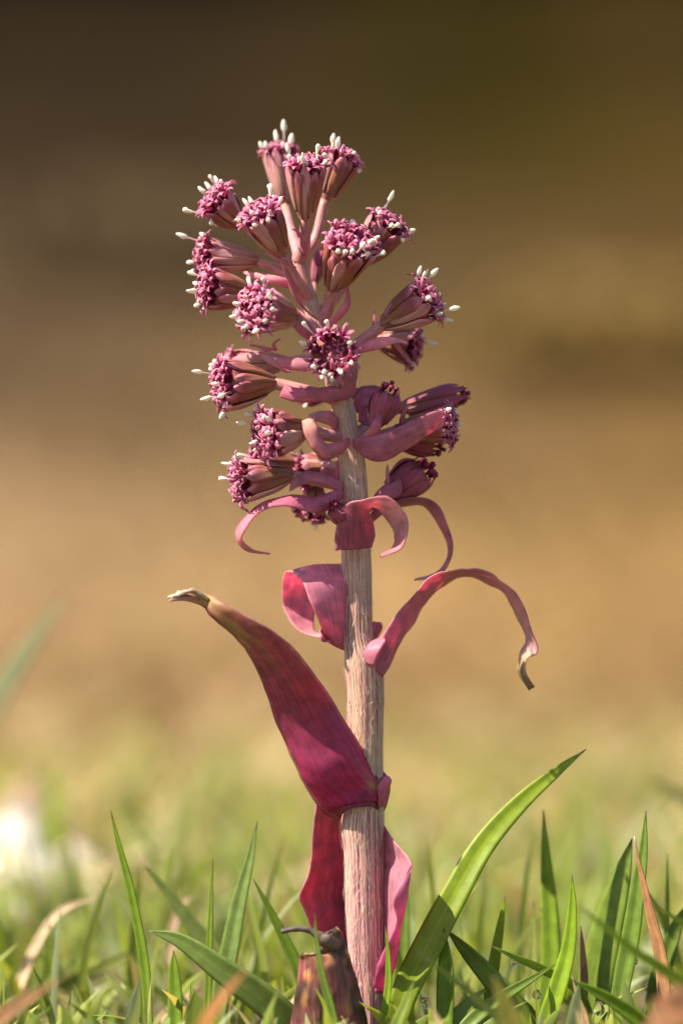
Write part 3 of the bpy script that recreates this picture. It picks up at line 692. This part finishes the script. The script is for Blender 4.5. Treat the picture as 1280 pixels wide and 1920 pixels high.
# arching leaf to the right
bract([(692, 1252, -3, 712, 1275, 0, 16), (689, 1226, -3, 727, 1254, 1, 18), (707, 1200, -3, 740, 1226, 2, 14), (737, 1163, -3, 760, 1190, 3, 9), (770, 1120, -3, 787, 1146, 4, 7), (802, 1087, -4, 815, 1112, 5, 6), (838, 1070, -4, 848, 1086, 6, 5), (882, 1066, -4, 882, 1081, 6, 5),
       (926, 1079, -4, 920, 1095, 6, 4), (962, 1108, -4, 946, 1116, 5, 4), (986, 1150, -3, 969, 1155, 4, 3), (1002, 1196, -3, 984, 1198, 3, 4), (1006, 1224, -3, 976, 1222, 2, 5), (988, 1236, -3, 969, 1248, 1, 4), (984, 1258, -3, 972, 1263, 0, 3), (1002, 1288, -2, 991, 1294, -1, 1)],
      [(0, (.42, .10, .16)), (.2, (.52, .13, .22)), (.45, (.54, .17, .22)), (.6, (.55, .25, .27)), (.76, (.52, .28, .28)), (.82, (.50, .38, .26)), (.88, (.34, .27, .10)), (1, (.22, .16, .06))],
      'pink leaf arching over to the right with a shrivelled olive tip', n=80, m=13, wave=2.5, wfreq=7, crumple=2.2, rim=(.6, .32, .32))
bract([(683, 1243, -3, 700, 1250, -5, 2), (683, 1222, -4, 712, 1222, -6, 3), (694, 1205, -3, 722, 1203, -5, 2), (708, 1197, -2, 720, 1196, -3, 0)], [(0, PINK), (1, (.55, .2, .28))], n=14, m=9)
bract([(694, 1200, 3, 706, 1198, 5, 2), (694, 1180, 3, 716, 1178, 6, 5), (700, 1165, 3, 714, 1167, 6, 1)], [(0, ROSE), (1, PINK)], n=10, m=7)
# sheath behind the lower stem
bract([(608, 1900, 4, 690, 1900, 8, -10), (598, 1820, 3, 664, 1830, 6, -12), (590, 1760, 0, 664, 1765, 6, -10), (572, 1705, -2, 662, 1710, 6, -12), (560, 1678, -3, 660, 1680, 6, -14), (576, 1640, -2, 660, 1640, 6, -12), (586, 1590, -1, 660, 1590, 6, -10), (590, 1540, 0, 660, 1540, 6, -8), (594, 1492, 2, 660, 1495, 6, -4), (600, 1470, 3, 640, 1475, 5, 0)],
      [(0, (.5, .2, .22)), (.35, (.46, .09, .15)), (.6, (.42, .07, .13)), (1, (.42, .09, .14))], 'deep pink sheath leaf clasping the lower stem from behind', pale=False, n=54, m=17, wave=4, wfreq=2.2, crumple=1.6, rim=(.6, .3, .3))
bract([(702, 1862, -4, 716, 1862, -3, 0), (706, 1830, -2, 732, 1832, -6, 0), (708, 1790, 1, 744, 1790, -9, -2), (706, 1740, 2, 752, 1740, -11, -4), (704, 1690, 2, 760, 1692, -12, -5), (702, 1650, 2, 768, 1648, -12, -5), (702, 1615, 3, 771, 1618, -10, -4), (702, 1580, 3, 742, 1582, -5, -2), (702, 1545, 4, 719, 1546, 0, 0)],
      [(0, (.5, .1, .22)), (.3, (.52, .18, .26)), (1, (.55, .22, .26))], 'sunlit pink sheath leaf on the right of the lower stem', n=48, m=13, wave=2, wfreq=3, crumple=1.5, rim=(.6, .25, .3))
bract([(700, 1850, -6, 720, 1858, -4, 4), (706, 1815, -8, 736, 1826, -7, 5), (724, 1770, -11, 746, 1785, -10, 4), (744, 1728, -13, 753, 1735, -11.5, 3), (736, 1694, -14, 761, 1692, -12.5, 4), (746, 1664, -13.5, 767, 1655, -12.5, 3), (768, 1625, -11, 771, 1620, -10, 0)],
      [(0, (.50, .06, .22)), (1, (.52, .15, .25))], n=40, m=9, wave=1.5, wfreq=3)
# curling bracts below the flower heads
bract([(628, 1032, -6, 697, 1026, -6, 4), (628, 1002, -7, 703, 1000, -7, 9), (638, 960, -9, 696, 970, -9, 9), (659, 940, -11, 692, 955, -9, 7), (694, 934, -12, 706, 951, -8, 6), (728, 931, -12, 722, 970, -8, 6), (752, 952, -11, 735, 990, -8, 5), (765, 988, -10, 740, 1008, -7, 4), (754, 1028, -10, 735, 1026, -8, 3), (713, 1046, -10, 712, 1041, -10, 0)],
      [(0, (.33, .05, .11)), (.3, (.34, .05, .10)), (.45, (.56, .24, .26)), (.7, (.58, .30, .30)), (.85, (.55, .2, .22)), (1, (.5, .16, .18))], 'wine bract in front of the stem curling over to the right', n=60, m=13, wave=2, wfreq=4, crumple=1.3, rim=(.6, .35, .33))
bract([(690, 966, 3, 690, 986, 4, 3), (716, 946, 2, 720, 962, 5, 3), (750, 937, 1, 752, 951, 5, 3), (790, 932, 1, 785, 947, 6, 3), (822, 950, 1, 808, 963, 6, 3), (841, 990, 1, 827, 995, 5, 3), (848, 1030, 1, 840, 1031, 4, 2), (839, 1062, 2, 832, 1058, 3, 1), (815, 1083, 2, 812, 1076, 3, 1), (776, 1089, 2, 777, 1085, 2, 0)],
      [(0, (.42, .1, .16)), (.5, (.48, .15, .21)), (.85, (.5, .22, .24)), (1, (.62, .42, .38))], 'slender pink bract hooking down to the right', n=56, m=9, wave=1, crumple=1)
bract([(641, 934, -3, 642, 912, -4, 4), (615, 956, -5, 620, 922, -5, 8), (585, 961, -7, 590, 932, -5, 7), (545, 951, -8, 545, 929, -5, 5), (505, 952, -8, 505, 937, -5, 4), (479, 969, -8, 472, 957, -5, 3), (459, 995, -8, 447, 986, -5, 3), (456, 1013, -7, 444, 1012, -5, 2), (473, 1030, -6, 463, 1033, -5, 1), (506, 1037, -6, 506, 1040, -6, 0)],
      [(0, (.42, .09, .17)), (.5, (.46, .11, .18)), (1, (.6, .26, .26))], 'slender pink bract hooking down to the left', n=56, m=9, wave=1, crumple=1)
# bracts among the heads
bract([(656, 832, -4, 652, 819, -5, 2), (640, 850, -6, 634, 828, -7, 5), (612, 861, -8, 612, 832, -8, 7), (588, 846, -9, 600, 815, -9, 6), (571, 815, -9, 594, 798, -9, 5), (566, 790, -8, 590, 781, -8, 2)], [(0, PINK), (.6, (.48, .16, .19)), (1, (.55, .3, .2))], n=34, m=11, wave=1.5, crumple=1)
bract([(640, 820, 0, 636, 795, 0, 3), (620, 800, -4, 625, 773, -4, 5), (596, 790, -6, 602, 771, -6, 4), (574, 788, -6, 580, 776, -6, 1)], [(0, PINK), (1, PALE)], n=22, m=9)
bract([(662, 823, -5, 664, 840, -5, 2), (690, 818, -8, 690, 861, -7, 5), (720, 812, -10, 720, 864, -8, 7), (760, 794, -10, 756, 846, -8, 7), (800, 776, -9, 796, 820, -7, 6), (826, 770, -7, 830, 796, -6, 4), (845, 780, -5, 843, 788, -5, 0)], [(0, (.44, .11, .18)), (.5, (.46, .12, .2)), (1, (.6, .26, .28))], 'broad pink bract cradling the right hand flower heads', n=40, m=13, wave=1.5, crumple=1.2)
bract([(652, 748, -4, 655, 734, -5, 2), (620, 753, -6, 625, 724, -6, 5), (586, 754, -7, 590, 728, -7, 5), (550, 753, -7, 556, 727, -7, 4), (524, 744, -6, 535, 720, -6, 2)], [(0, PINK), (1, ROSE)], n=30, m=9, crumple=1)
bract([(638, 740, -5, 662, 745, -4, 5), (640, 712, -7, 669, 706, -5, 6), (648, 684, -8, 669, 678, -5, 4), (661, 652, -8, 668, 650, -7, 0)], [(0, PINK), (1, (.46, .12, .17))], n=26, m=9, crumple=1)
bract([(664, 652, -3, 664, 664, -3, 2), (700, 636, -4, 706, 656, -5, 4), (735, 632, -5, 738, 644, -5, 3), (764, 641, -5, 764, 644, -5, 0)], [(0, PINK), (1, PALE)], n=26, m=7)
bract([(640, 924, -4, 641, 904, -4, 3), (610, 910, -6, 606, 889, -5, 5), (578, 906, -7, 570, 884, -6, 5), (542, 922, -8, 545, 905, -7, 2)], [(0, PINK), (1, (.42, .13, .15))], n=28, m=9, crumple=1)
bract([(604, 612, -4, 616, 616, -4, 2), (628, 590, -6, 640, 596, -5, 3), (645, 568, -6, 656, 572, -6, 2), (650, 540, -6, 654, 541, -6, 0)], [(0, PINK), (1, (.5, .14, .2))], n=24, m=7)
bract([(560, 560, -4, 596, 600, -3, 5), (545, 535, -5, 570, 575, -5, 7), (536, 505, -6, 552, 540, -6, 5), (530, 490, -7, 536, 500, -7, 0)], [(0, PINK), (1, (.48, .15, .17))], n=26, m=9, crumple=1)
bract([(560, 545, 0, 556, 528, 0, 2), (520, 535, -2, 520, 518, -2, 4), (480, 524, -1, 480, 512, -1, 3), (455, 512, 1, 456, 508, 1, 0)], [(0, PINK), (1, PALE)], n=24, m=7)
bract([(585, 640, -2, 595, 622, -3, 4), (560, 625, -5, 570, 595, -5, 6), (520, 572, -5, 536, 560, -4, 4), (508, 545, -3, 515, 543, -3, 0)], [(0, PINK), (.6, PINK), (1, PALE)], n=26, m=9)
bract([(605, 700, -1, 606, 676, 0, 4), (560, 695, -1, 562, 672, 0, 6), (520, 690, 0, 522, 668, 1, 5), (490, 672, 2, 492, 664, 2, 1)], [(0, PINK), (1, PALE)], n=26, m=9, crumple=1)
bract([(632, 905, 2, 640, 880, 3, 4), (604, 905, 4, 618, 868, 5, 5), (590, 880, 6, 604, 858, 7, 3), (592, 862, 7, 598, 858, 7, 0)], [(0, ROSE), (1, PINK)], n=20, m=9)
bract([(628, 905, -1, 640, 908, 0, 2), (630, 870, -1, 640, 872, 0, 3), (634, 836, 0, 640, 838, 0, 1)], [(0, PINK), (1, PINK)], n=14, m=7)
bract([(660, 760, 4, 668, 775, 4, 2), (672, 735, 6, 690, 765, 6, 5), (690, 728, 8, 708, 752, 8, 4), (706, 735, 9, 712, 745, 9, 0)], [(0, ROSE), (1, PINK)], n=18, m=9)
bract([(695, 800, 2, 672, 790, 1, 2), (690, 775, 4, 676, 765, 3, 4), (706, 770, 4, 700, 755, 3, 2)], [(0, ROSE), (1, (.46, .16, .24))], n=14, m=7)
bract([(690, 815, -8, 704, 822, -8, 2), (696, 795, -10, 714, 800, -9, 4), (708, 775, -9, 716, 776, -9, 0)], [(0, PINK), (1, ROSE)], n=14, m=7)
bract([(690, 948, 0, 704, 958, 0, 3), (712, 915, -1, 735, 935, -1, 5), (735, 905, -1, 752, 925, -1, 4), (748, 896, -1, 752, 900, -1, 0)], [(0, ROSE), (1, (.40, .10, .18))], n=20, m=9)
bract([(724, 912, 0, 732, 915, 0, 1), (723, 885, 0, 729, 886, 0, 1), (725, 871, 0, 727, 871, 0, 0)], [(0, ROSE), (1, PALE)], n=12, m=5)
for pts in [[(697, 612, 0, 704, 612, 0), (700, 596, 0, 704, 596, 0), (702, 584, 0, 703, 584, 0)], [(718, 590, -3, 726, 596, -3), (730, 572, -3, 738, 574, -3), (748, 563, -3, 748, 566, -3)],
            [(640, 668, -3, 648, 668, -3), (652, 655, -4, 660, 658, -4), (668, 636, -5, 669, 638, -5)], [(498, 660, 3, 520, 656, 3), (484, 652, 3, 486, 648, 3), (467, 648, 3, 467, 646, 3)],
            [(514, 658, 1, 520, 656, 1), (510, 645, 0, 516, 644, 0), (524, 635, 0, 526, 637, 0)], [(536, 700, -3, 546, 697, -3), (522, 690, -3, 526, 686, -3), (514, 672, -3, 516, 671, -3)],
            [(730, 640, 8, 742, 634, 8), (752, 664, 8, 758, 660, 8), (772, 684, 8, 774, 682, 8)], [(548, 500, -8, 556, 502, -8), (518, 488, -8, 520, 482, -8), (497, 473, -8, 498, 471, -8)],
            [(566, 480, -4, 572, 480, -4), (560, 440, -5, 566, 440, -5), (546, 428, -5, 548, 430, -5)], [(748, 792, -3, 758, 796, -3), (752, 776, -3, 760, 778, -3), (762, 758, -3, 764, 759, -3)]]:
    bract([p + (1.0,) for p in pts], [(0, PINK), (1, (.58, .26, .26))], n=14, m=5, th=.0003)
# withered sheath in front of the base
bract([(552, 1985, -13, 690, 1985, -12, 45), (546, 1930, -14, 690, 1930, -13, 34), (554, 1870, -15, 676, 1870, -14, 36), (562, 1812, -16, 659, 1810, -15, 28), (566, 1790, -17, 649, 1778, -15, 16), (590, 1784, -18, 644, 1758, -15, 7), (602, 1762, -17, 638, 1745, -16, 3), (612, 1748, -17, 630, 1738, -16, 1)],
      [(0, (.26, .08, .085)), (.35, (.24, .075, .065)), (.55, (.24, .09, .045)), (.75, (.16, .07, .04)), (.9, (.10, .06, .045)), (1, (.16, .11, .09))], 'withered brown sheath leaf at the foot of the stem', mat=M_dry, n=70, m=31, wave=5, wfreq=3, crumple=3, th=.0006, rag=1.5, patch=[((.06, .03, .02), 1.3, .08), ((.50, .22, .09), 2.1, .18), ((.36, .08, .10), 1.1, .25)])
tube([(P(632, 1775, -16), .0012), (P(615, 1764, -18), .0014), (P(598, 1754, -18), .0010), (P(575, 1743, -18), .0007), (P(550, 1742, -18), .0006), (P(527, 1747, -18), .0005)],
     [(0, (.16, .10, .07)), (1, (.10, .07, .06))], 9, 26, ridge=lambda a, t: .4 * mnoise.noise(Vector((a * 2, t * 11, 3)))).build('withered_tip', M_dry, plant)

# ------------------------------------------------------------------ single grass blades that can be told apart
GR, YG, BG, TIP = (.115, .205, .03), (.17, .27, .03), (.12, .20, .075), (.16, .06, .07)
def blade(pts, d, w, label, col=GR, fold=.35, mat=None, tip=TIP, face=.5, name='grass_blade', cat='grass blade', tipw=0.0, roll=0.0):
    """pts (px,py[,mm]) from tip to foot; rooted in the soil"""
    mat = mat or M_grass; fold = min(fold, .38)
    if mat is M_grass: col = tuple(min(.6, c * k) for c, k in zip(col, (1.85, 1.5, 1.0)))
    pp = [P(p[0], p[1], p[2] if len(p) > 2 else d) for p in pts][::-1]
    f = pp[0]; gzv = float(gz(f.x, f.y))
    if f.z > gzv - .002:
        nx_ = f + (f - pp[1]).normalized() * .0
        pp.insert(0, Vector((f.x + (f.x - pp[1].x) * .15, f.y, gzv - .004)))
    n = 30; R = cr([tuple(p) for p in pp], n); W = w * PXM * (1 + d / 1000.0) / 2; G = []; cols = []; uvs = []
    for i in range(n):
        c = Vector(R[i]); T = (Vector(R[min(i + 1, n - 1)]) - Vector(R[max(i - 1, 0)])).normalized()
        v = i / (n - 1)
        sd = T.cross(Vector((math.sin(face + roll * v), math.cos(face + roll * v), 0)))
        sd = -sd.normalized() if sd.length > 1e-4 else Vector((1, 0, 0))
        N = sd.cross(T)
        hw = W * .92 * min(1, .78 + .9 * v) * max(.02, 1 - max(0, (v - .25) / .75) ** 1.9)
        row = []
        for j in range(7):
            u = j / 3 - 1
            row.append(c + sd * hw * u - N * hw * fold * (1 - abs(u)) + N * hw * .04 * math.cos(u * 9))
        G.append(row)
        cc = ramp([(0, tuple(x * .9 + .02 for x in col)), (.25, col), (.95, col), (.98, tip), (1, tip)], v)
        cols.append([tuple(x * (1.12 if abs(j - 3) == 0 else 1) for x in cc) for j in range(7)]); uvs.append([(j / 6, v * 3) for j in range(7)])
    mb = MB(); grid_solid(mb, G, .00022, cols, uvs)
    o = mb.build(name, mat, None, Vector(R[0]))
    return tag(o, label, cat, 'grass blades around the flower')
b_ = blade
b_([(207, 1518), (222, 1580), (243, 1660), (263, 1760), (275, 1850), (280, 1990)], 0, 24, 'tall slim blade bending left alone, with a dark pointed tip', (.11, .20, .03))
b_([(482, 1540), (468, 1610), (448, 1690), (430, 1780), (414, 1860), (400, 1990)], 8, 44, 'upright folded blade with purple tip left of the sheath leaf', BG, .6)
b_([(399, 1610), (396, 1690), (392, 1780), (390, 1860), (386, 1990)], 2, 17, 'thin straight blade beside the folded purple tipped blade', GR)
b_([(270, 1622), (310, 1668), (350, 1722), (395, 1780), (440, 1860), (490, 1990)], 35, 44, 'soft pale blade slanting down behind the thin straight blade', (.16, .24, .11), .5)
b_([(279, 1745, -8), (340, 1765, -10), (420, 1822, -12), (500, 1880, -12), (600, 1975, -10)], -10, 74, 'broad flat blade leaning left across the thinner blades', BG, .12, tip=(.2, .26, .14))
b_([(474, 1647), (505, 1705), (535, 1765), (562, 1830), (600, 1990)], 4, 28, 'narrow blade leaning towards the withered brown sheath', (.11, .20, .035), .6)
b_([(326, 1782), (326, 1820), (328, 1870), (330, 1990)], -2, 34, 'short upright blade under the broad flat blade', (.12, .22, .035), .6)
b_([(1098, 1405, 4), (1045, 1445, 2), (975, 1505, 0), (905, 1585, -3), (850, 1680, -6), (800, 1775, -8), (755, 1870, -8), (725, 1990, -6)], -5, 62, 'longest broad yellow green blade arching right from the flower stem', (.145, .235, .022), .22, face=.35)
b_([(1018, 1518), (1022, 1600), (1028, 1690), (1032, 1790), (1025, 1880), (1015, 1990)], 18, 48, 'tall folded blade standing right of the arching broad blade', (.13, .23, .035), .7)
b_([(946, 1680), (938, 1730), (928, 1790), (918, 1860), (908, 1990)], 4, 28, 'short bright blade between the arching blade and the tall folded one', YG, .4)
b_([(1071, 1640), (1072, 1700), (1064, 1780), (1045, 1850), (1022, 1920), (1000, 1990)], -9, 42, 'curved blade crossing in front of the tall folded blade', (.14, .25, .025), .4)
b_([(1184, 1572), (1168, 1630), (1148, 1700), (1128, 1780), (1112, 1860), (1100, 1990)], 6, 80, 'widest upright blade with fine parallel veins', (.13, .22, .045), .15, face=.55)
b_([(1210, 1520), (1205, 1590), (1195, 1660), (1182, 1750), (1165, 1840), (1140, 1990)], 0, 42, 'slender folded blade with black tip behind the brown dry blade', (.12, .22, .05), .6, tip=(.06, .03, .03))
b_([(1188, 1568), (1196, 1615), (1208, 1670), (1222, 1730), (1236, 1790), (1243, 1860), (1240, 1990)], -4, 34, 'dry brown rolled blade with cream tip', (.40, .20, .09), .7, M_straw, (.66, .5, .36), roll=.8)
b_([(1250, 1598), (1250, 1700), (1249, 1800), (1246, 1990)], 22, 15, 'thread thin blade right of the brown dry blade', (.15, .26, .05))
b_([(836, 1742, 0), (870, 1780, -2), (915, 1830, -4), (965, 1890, -4), (1020, 1985, -4)], -3, 50, 'dark flat blade leaning left below the arching broad blade', (.10, .18, .045), .15)
b_([(831, 1740), (834, 1790), (834, 1850), (832, 1990)], -8, 40, 'upright dark folded blade touching the arching broad blade', (.10, .19, .035), .6)
b_([(590, 1712), (594, 1770), (604, 1830), (620, 1890), (642, 1990)], -28, 20, 'slim blade standing in front of the withered brown sheath', (.10, .18, .045), .4)
b_([(722, 1735), (727, 1790), (727, 1850), (716, 1920), (708, 1990)], -15, 18, 'slim blade in front of the pink sheath leaf', (.14, .25, .03), .5)
b_([(784, 1784), (830, 1822), (885, 1865), (940, 1920), (990, 2000)], -55, 20, 'blurred dark blade slanting down to the right of the stem foot', (.09, .15, .05))
b_([(1080, 1698), (1130, 1735), (1190, 1785), (1260, 1830), (1340, 1900), (1400, 2010)], -60, 28, 'blurred green blade slanting across the widest blade', (.13, .23, .03))
b_([(1070, 1838), (1120, 1862), (1180, 1900), (1250, 1960), (1290, 2010)], -28, 38, 'low blade slanting right at the foot of the widest blade', (.12, .23, .03), .4)
b_([(757, 1640), (758, 1700), (754, 1780), (748, 1860), (742, 1990)], 22, 36, 'shaded blade hidden between pink sheath and arching blade', (.11, .20, .05))
b_([(918, 1773, -6), (965, 1795, -6), (1020, 1820, -4), (1085, 1862, 0), (1130, 1990, 4)], -4, 22, 'thin blade lying across the short bright blade', (.13, .22, .05), .4)
b_([(1042, 1808, -4), (985, 1842, -6), (925, 1880, -8), (870, 1930, -10), (850, 1995, -10)], -8, 32, 'dark blade lying left across the foot of the curved blade', (.10, .18, .04), .3)
b_([(776, 1838), (762, 1878), (742, 1925), (722, 1995)], -38, 30, 'short blurred blade by the stem foot with brown tip', (.13, .20, .06), .4, tip=(.3, .2, .12))
b_([(925, 1832), (945, 1880), (968, 1940), (985, 2010)], -85, 70, 'blurred olive stub of a blade before the low grass', (.16, .19, .06), .3, tip=(.4, .32, .16))
b_([(192, 1684), (140, 1696), (100, 1722), (65, 1780), (35, 1850), (5, 1910), (-30, 2000)], 55, 24, 'straw coloured dead blade hooked over to the right', (.66, .48, .31), .4, M_straw, (.75, .62, .48))
b_([(320, 1752, 60), (240, 1790, 60), (160, 1830, 58), (90, 1872, 55), (20, 1930, 50), (-40, 1985, 50)], 55, 36, 'olive blade lying across behind the tall slim blade', (.13, .18, .04), .4)
b_([(468, 1812), (435, 1848), (405, 1885), (380, 1930), (360, 2010)], -95, 30, 'blurred orange dead blade tip in front of the broad flat blade', (.40, .17, .05), .3, M_straw, (.42, .27, .1))
b_([(120, 1832), (70, 1862), (20, 1895), (-40, 1950), (-70, 2010)], -80, 40, 'blurred orange brown dead blade leaning right beside the straw hook', (.30, .14, .05), .3, M_straw, (.4, .28, .13))
b_([(128, 1103), (85, 1168), (40, 1235), (-10, 1310), (-70, 1420), (-140, 1600), (-180, 1900)], 190, 62, 'very tall blurred pale blade far left behind the flower', (.13, .17, .12), .1)
b_([(1212, 1455), (1250, 1478), (1300, 1510), (1370, 1600), (1400, 1900)], 160, 30, 'blurred thin blade far right behind the flower', (.2, .26, .15), .1)
b_([(1000, 1688), (998, 1760), (996, 1840), (994, 1990)], 32, 28, 'pale blade close behind the tall folded blade', (.18, .25, .10), .4)
b_([(1088, 1736), (1092, 1790), (1094, 1850), (1088, 1990)], 4, 18, 'shrivelled brown blade with white edge beside the widest blade', (.34, .17, .10), .9, M_straw, (.5, .36, .24))
b_([(160, 1905), (215, 1915), (270, 1940), (330, 2000)], -6, 34, 'low pale blade with pink tip beside the foot of the slim blade', (.18, .25, .10), .2, tip=(.4, .16, .18))
b_([(1072, 1832), (1082, 1870), (1096, 1910), (1110, 1990)], -20, 18, 'straw stalk at the foot of the widest blade', (.55, .36, .2), .4, M_straw, (.6, .4, .25))
b_([(378, 1842), (340, 1878), (300, 1915), (260, 1990)], 40, 20, 'short tan straw behind the short upright blade', (.5, .35, .2), .4, M_straw, (.55, .4, .25))
b_([(368, 1680), (345, 1692), (328, 1730), (320, 1800), (316, 1990)], 60, 20, 'bent tan straw behind the soft pale blade', (.52, .36, .24), .4, M_straw, (.7, .55, .42))
b_([(88, 1380), (96, 1500), (80, 1650), (60, 1800), (50, 2000)], 340, 50, 'blurred bright green blade behind the straw hook', (.17, .30, .03), .3)
b_([(1290, 1690), (1262, 1750), (1235, 1840), (1210, 1990)], 12, 46, 'shaded green blade leaning right beside the brown dry blade', (.10, .18, .04), .5)
b_([(1215, 1690), (1260, 1720), (1300, 1750), (1350, 1830), (1370, 2000)], -45, 22, 'blurred blade crossing the brown dry blade', (.13, .22, .04), .3)
b_([(640, 1905), (652, 1930), (662, 1960), (668, 2000)], -24, 14, 'short straw coloured stub before the withered sheath', (.6, .45, .22), .3, M_straw, (.6, .42, .2))

# blurred dead leaves: foreground clump at the right, pale leaves far behind at the left
def dead_leaf(center, rx, ry, d, col, label, tilt, name='dead_leaf'):
    cx, cy = center; rows = []
    for i in range(8):
        t = i / 7 * 2 - 1; w = rx * math.sqrt(max(.02, 1 - t * t)) * (1 - .2 * t)
        yy = cy + ry * -t; dd = d + tilt * t
        rows.append((cx - w, yy + 8 * math.sin(i * 2.1), dd, cx + w, yy - 8 * math.cos(i * 1.7), dd + tilt * .3, rx * .25))
    mb = loft(rows, [(0, tuple(x * .8 for x in col)), (1, col)], n=26, m=13, wave=rx * .15, wfreq=2.3, crumple=rx * .12, th=.0005, rag=6, patch=[(tuple(x * .45 for x in col), 1.6, .15)])
    return tag(mb.build(name, M_straw), label, 'dead leaf')
def gpx(d): return 960 + ZC / (S * (1 + d / 1000.0))
dead_leaf((1268, 1918), 54, 66, -120, (.26, .115, .05), 'blurred rust brown dead leaf low in front of the widest blade', 12)
dead_leaf((1225, 1975), 50, 60, -110, (.28, .11, .055), 'blurred reddish dead leaf lying under the rust brown leaf', 10)
dead_leaf((26, 1632), 72, 125, 250, (.86, .80, .70), 'blurred cream white dead leaf standing in the turf far left', 25)
dead_leaf((138, 1668), 62, 92, 260, (.84, .74, .60), 'blurred cream dead leaf right of the white one in the turf', 25)
dead_leaf((55, 1560), 45, 100, 380, (.66, .44, .30), 'blurred tan dead leaf behind the cream white leaf', 25)

# dew drops hanging on blades
for px, py, d, r, lab in [(796, 1882, -2, 10, 'dew drop by the foot of the upright dark folded blade'), (962, 1803, 0, 8, 'dew drop under the thin blade lying across'), (1006, 1866, -6, 9, 'dew drop low before the tall folded blade'),
                          (1190, 1803, 0, 6, 'dew drop on the slender folded blade with black tip'), (1122, 1893, -8, 12, 'largest dew drop at the foot of the widest blade'), (243, 1895, 20, 12, 'blurred dew drop low beside the tall slim blade'), (137, 1874, 30, 8, 'blurred dew drop behind the low pale blade')]:
    mb = MB(); rings = []; c = P(px, py, d)
    for i in range(9):
        a = math.pi * i / 8; rr = math.sin(a) * r * PXM * (1 if a > 1.57 else .85); zz = math.cos(a) * r * PXM * (1.35 if a < 1.57 else 1)
        rings.append([mb.add(c + Vector((math.cos(j / 14 * 6.2832) * max(rr, 1e-6), math.sin(j / 14 * 6.2832) * max(rr, 1e-6), zz)), (0, 0), (1, 1, 1)) for j in range(14)])
    for i in range(8):
        for j in range(14): mb.f.append((rings[i][j], rings[i + 1][j], rings[i + 1][(j + 1) % 14], rings[i][(j + 1) % 14]))
    tag(mb.build('dew_drop', M_water, None, c), lab, 'dew drop', 'dew drops on the grass')
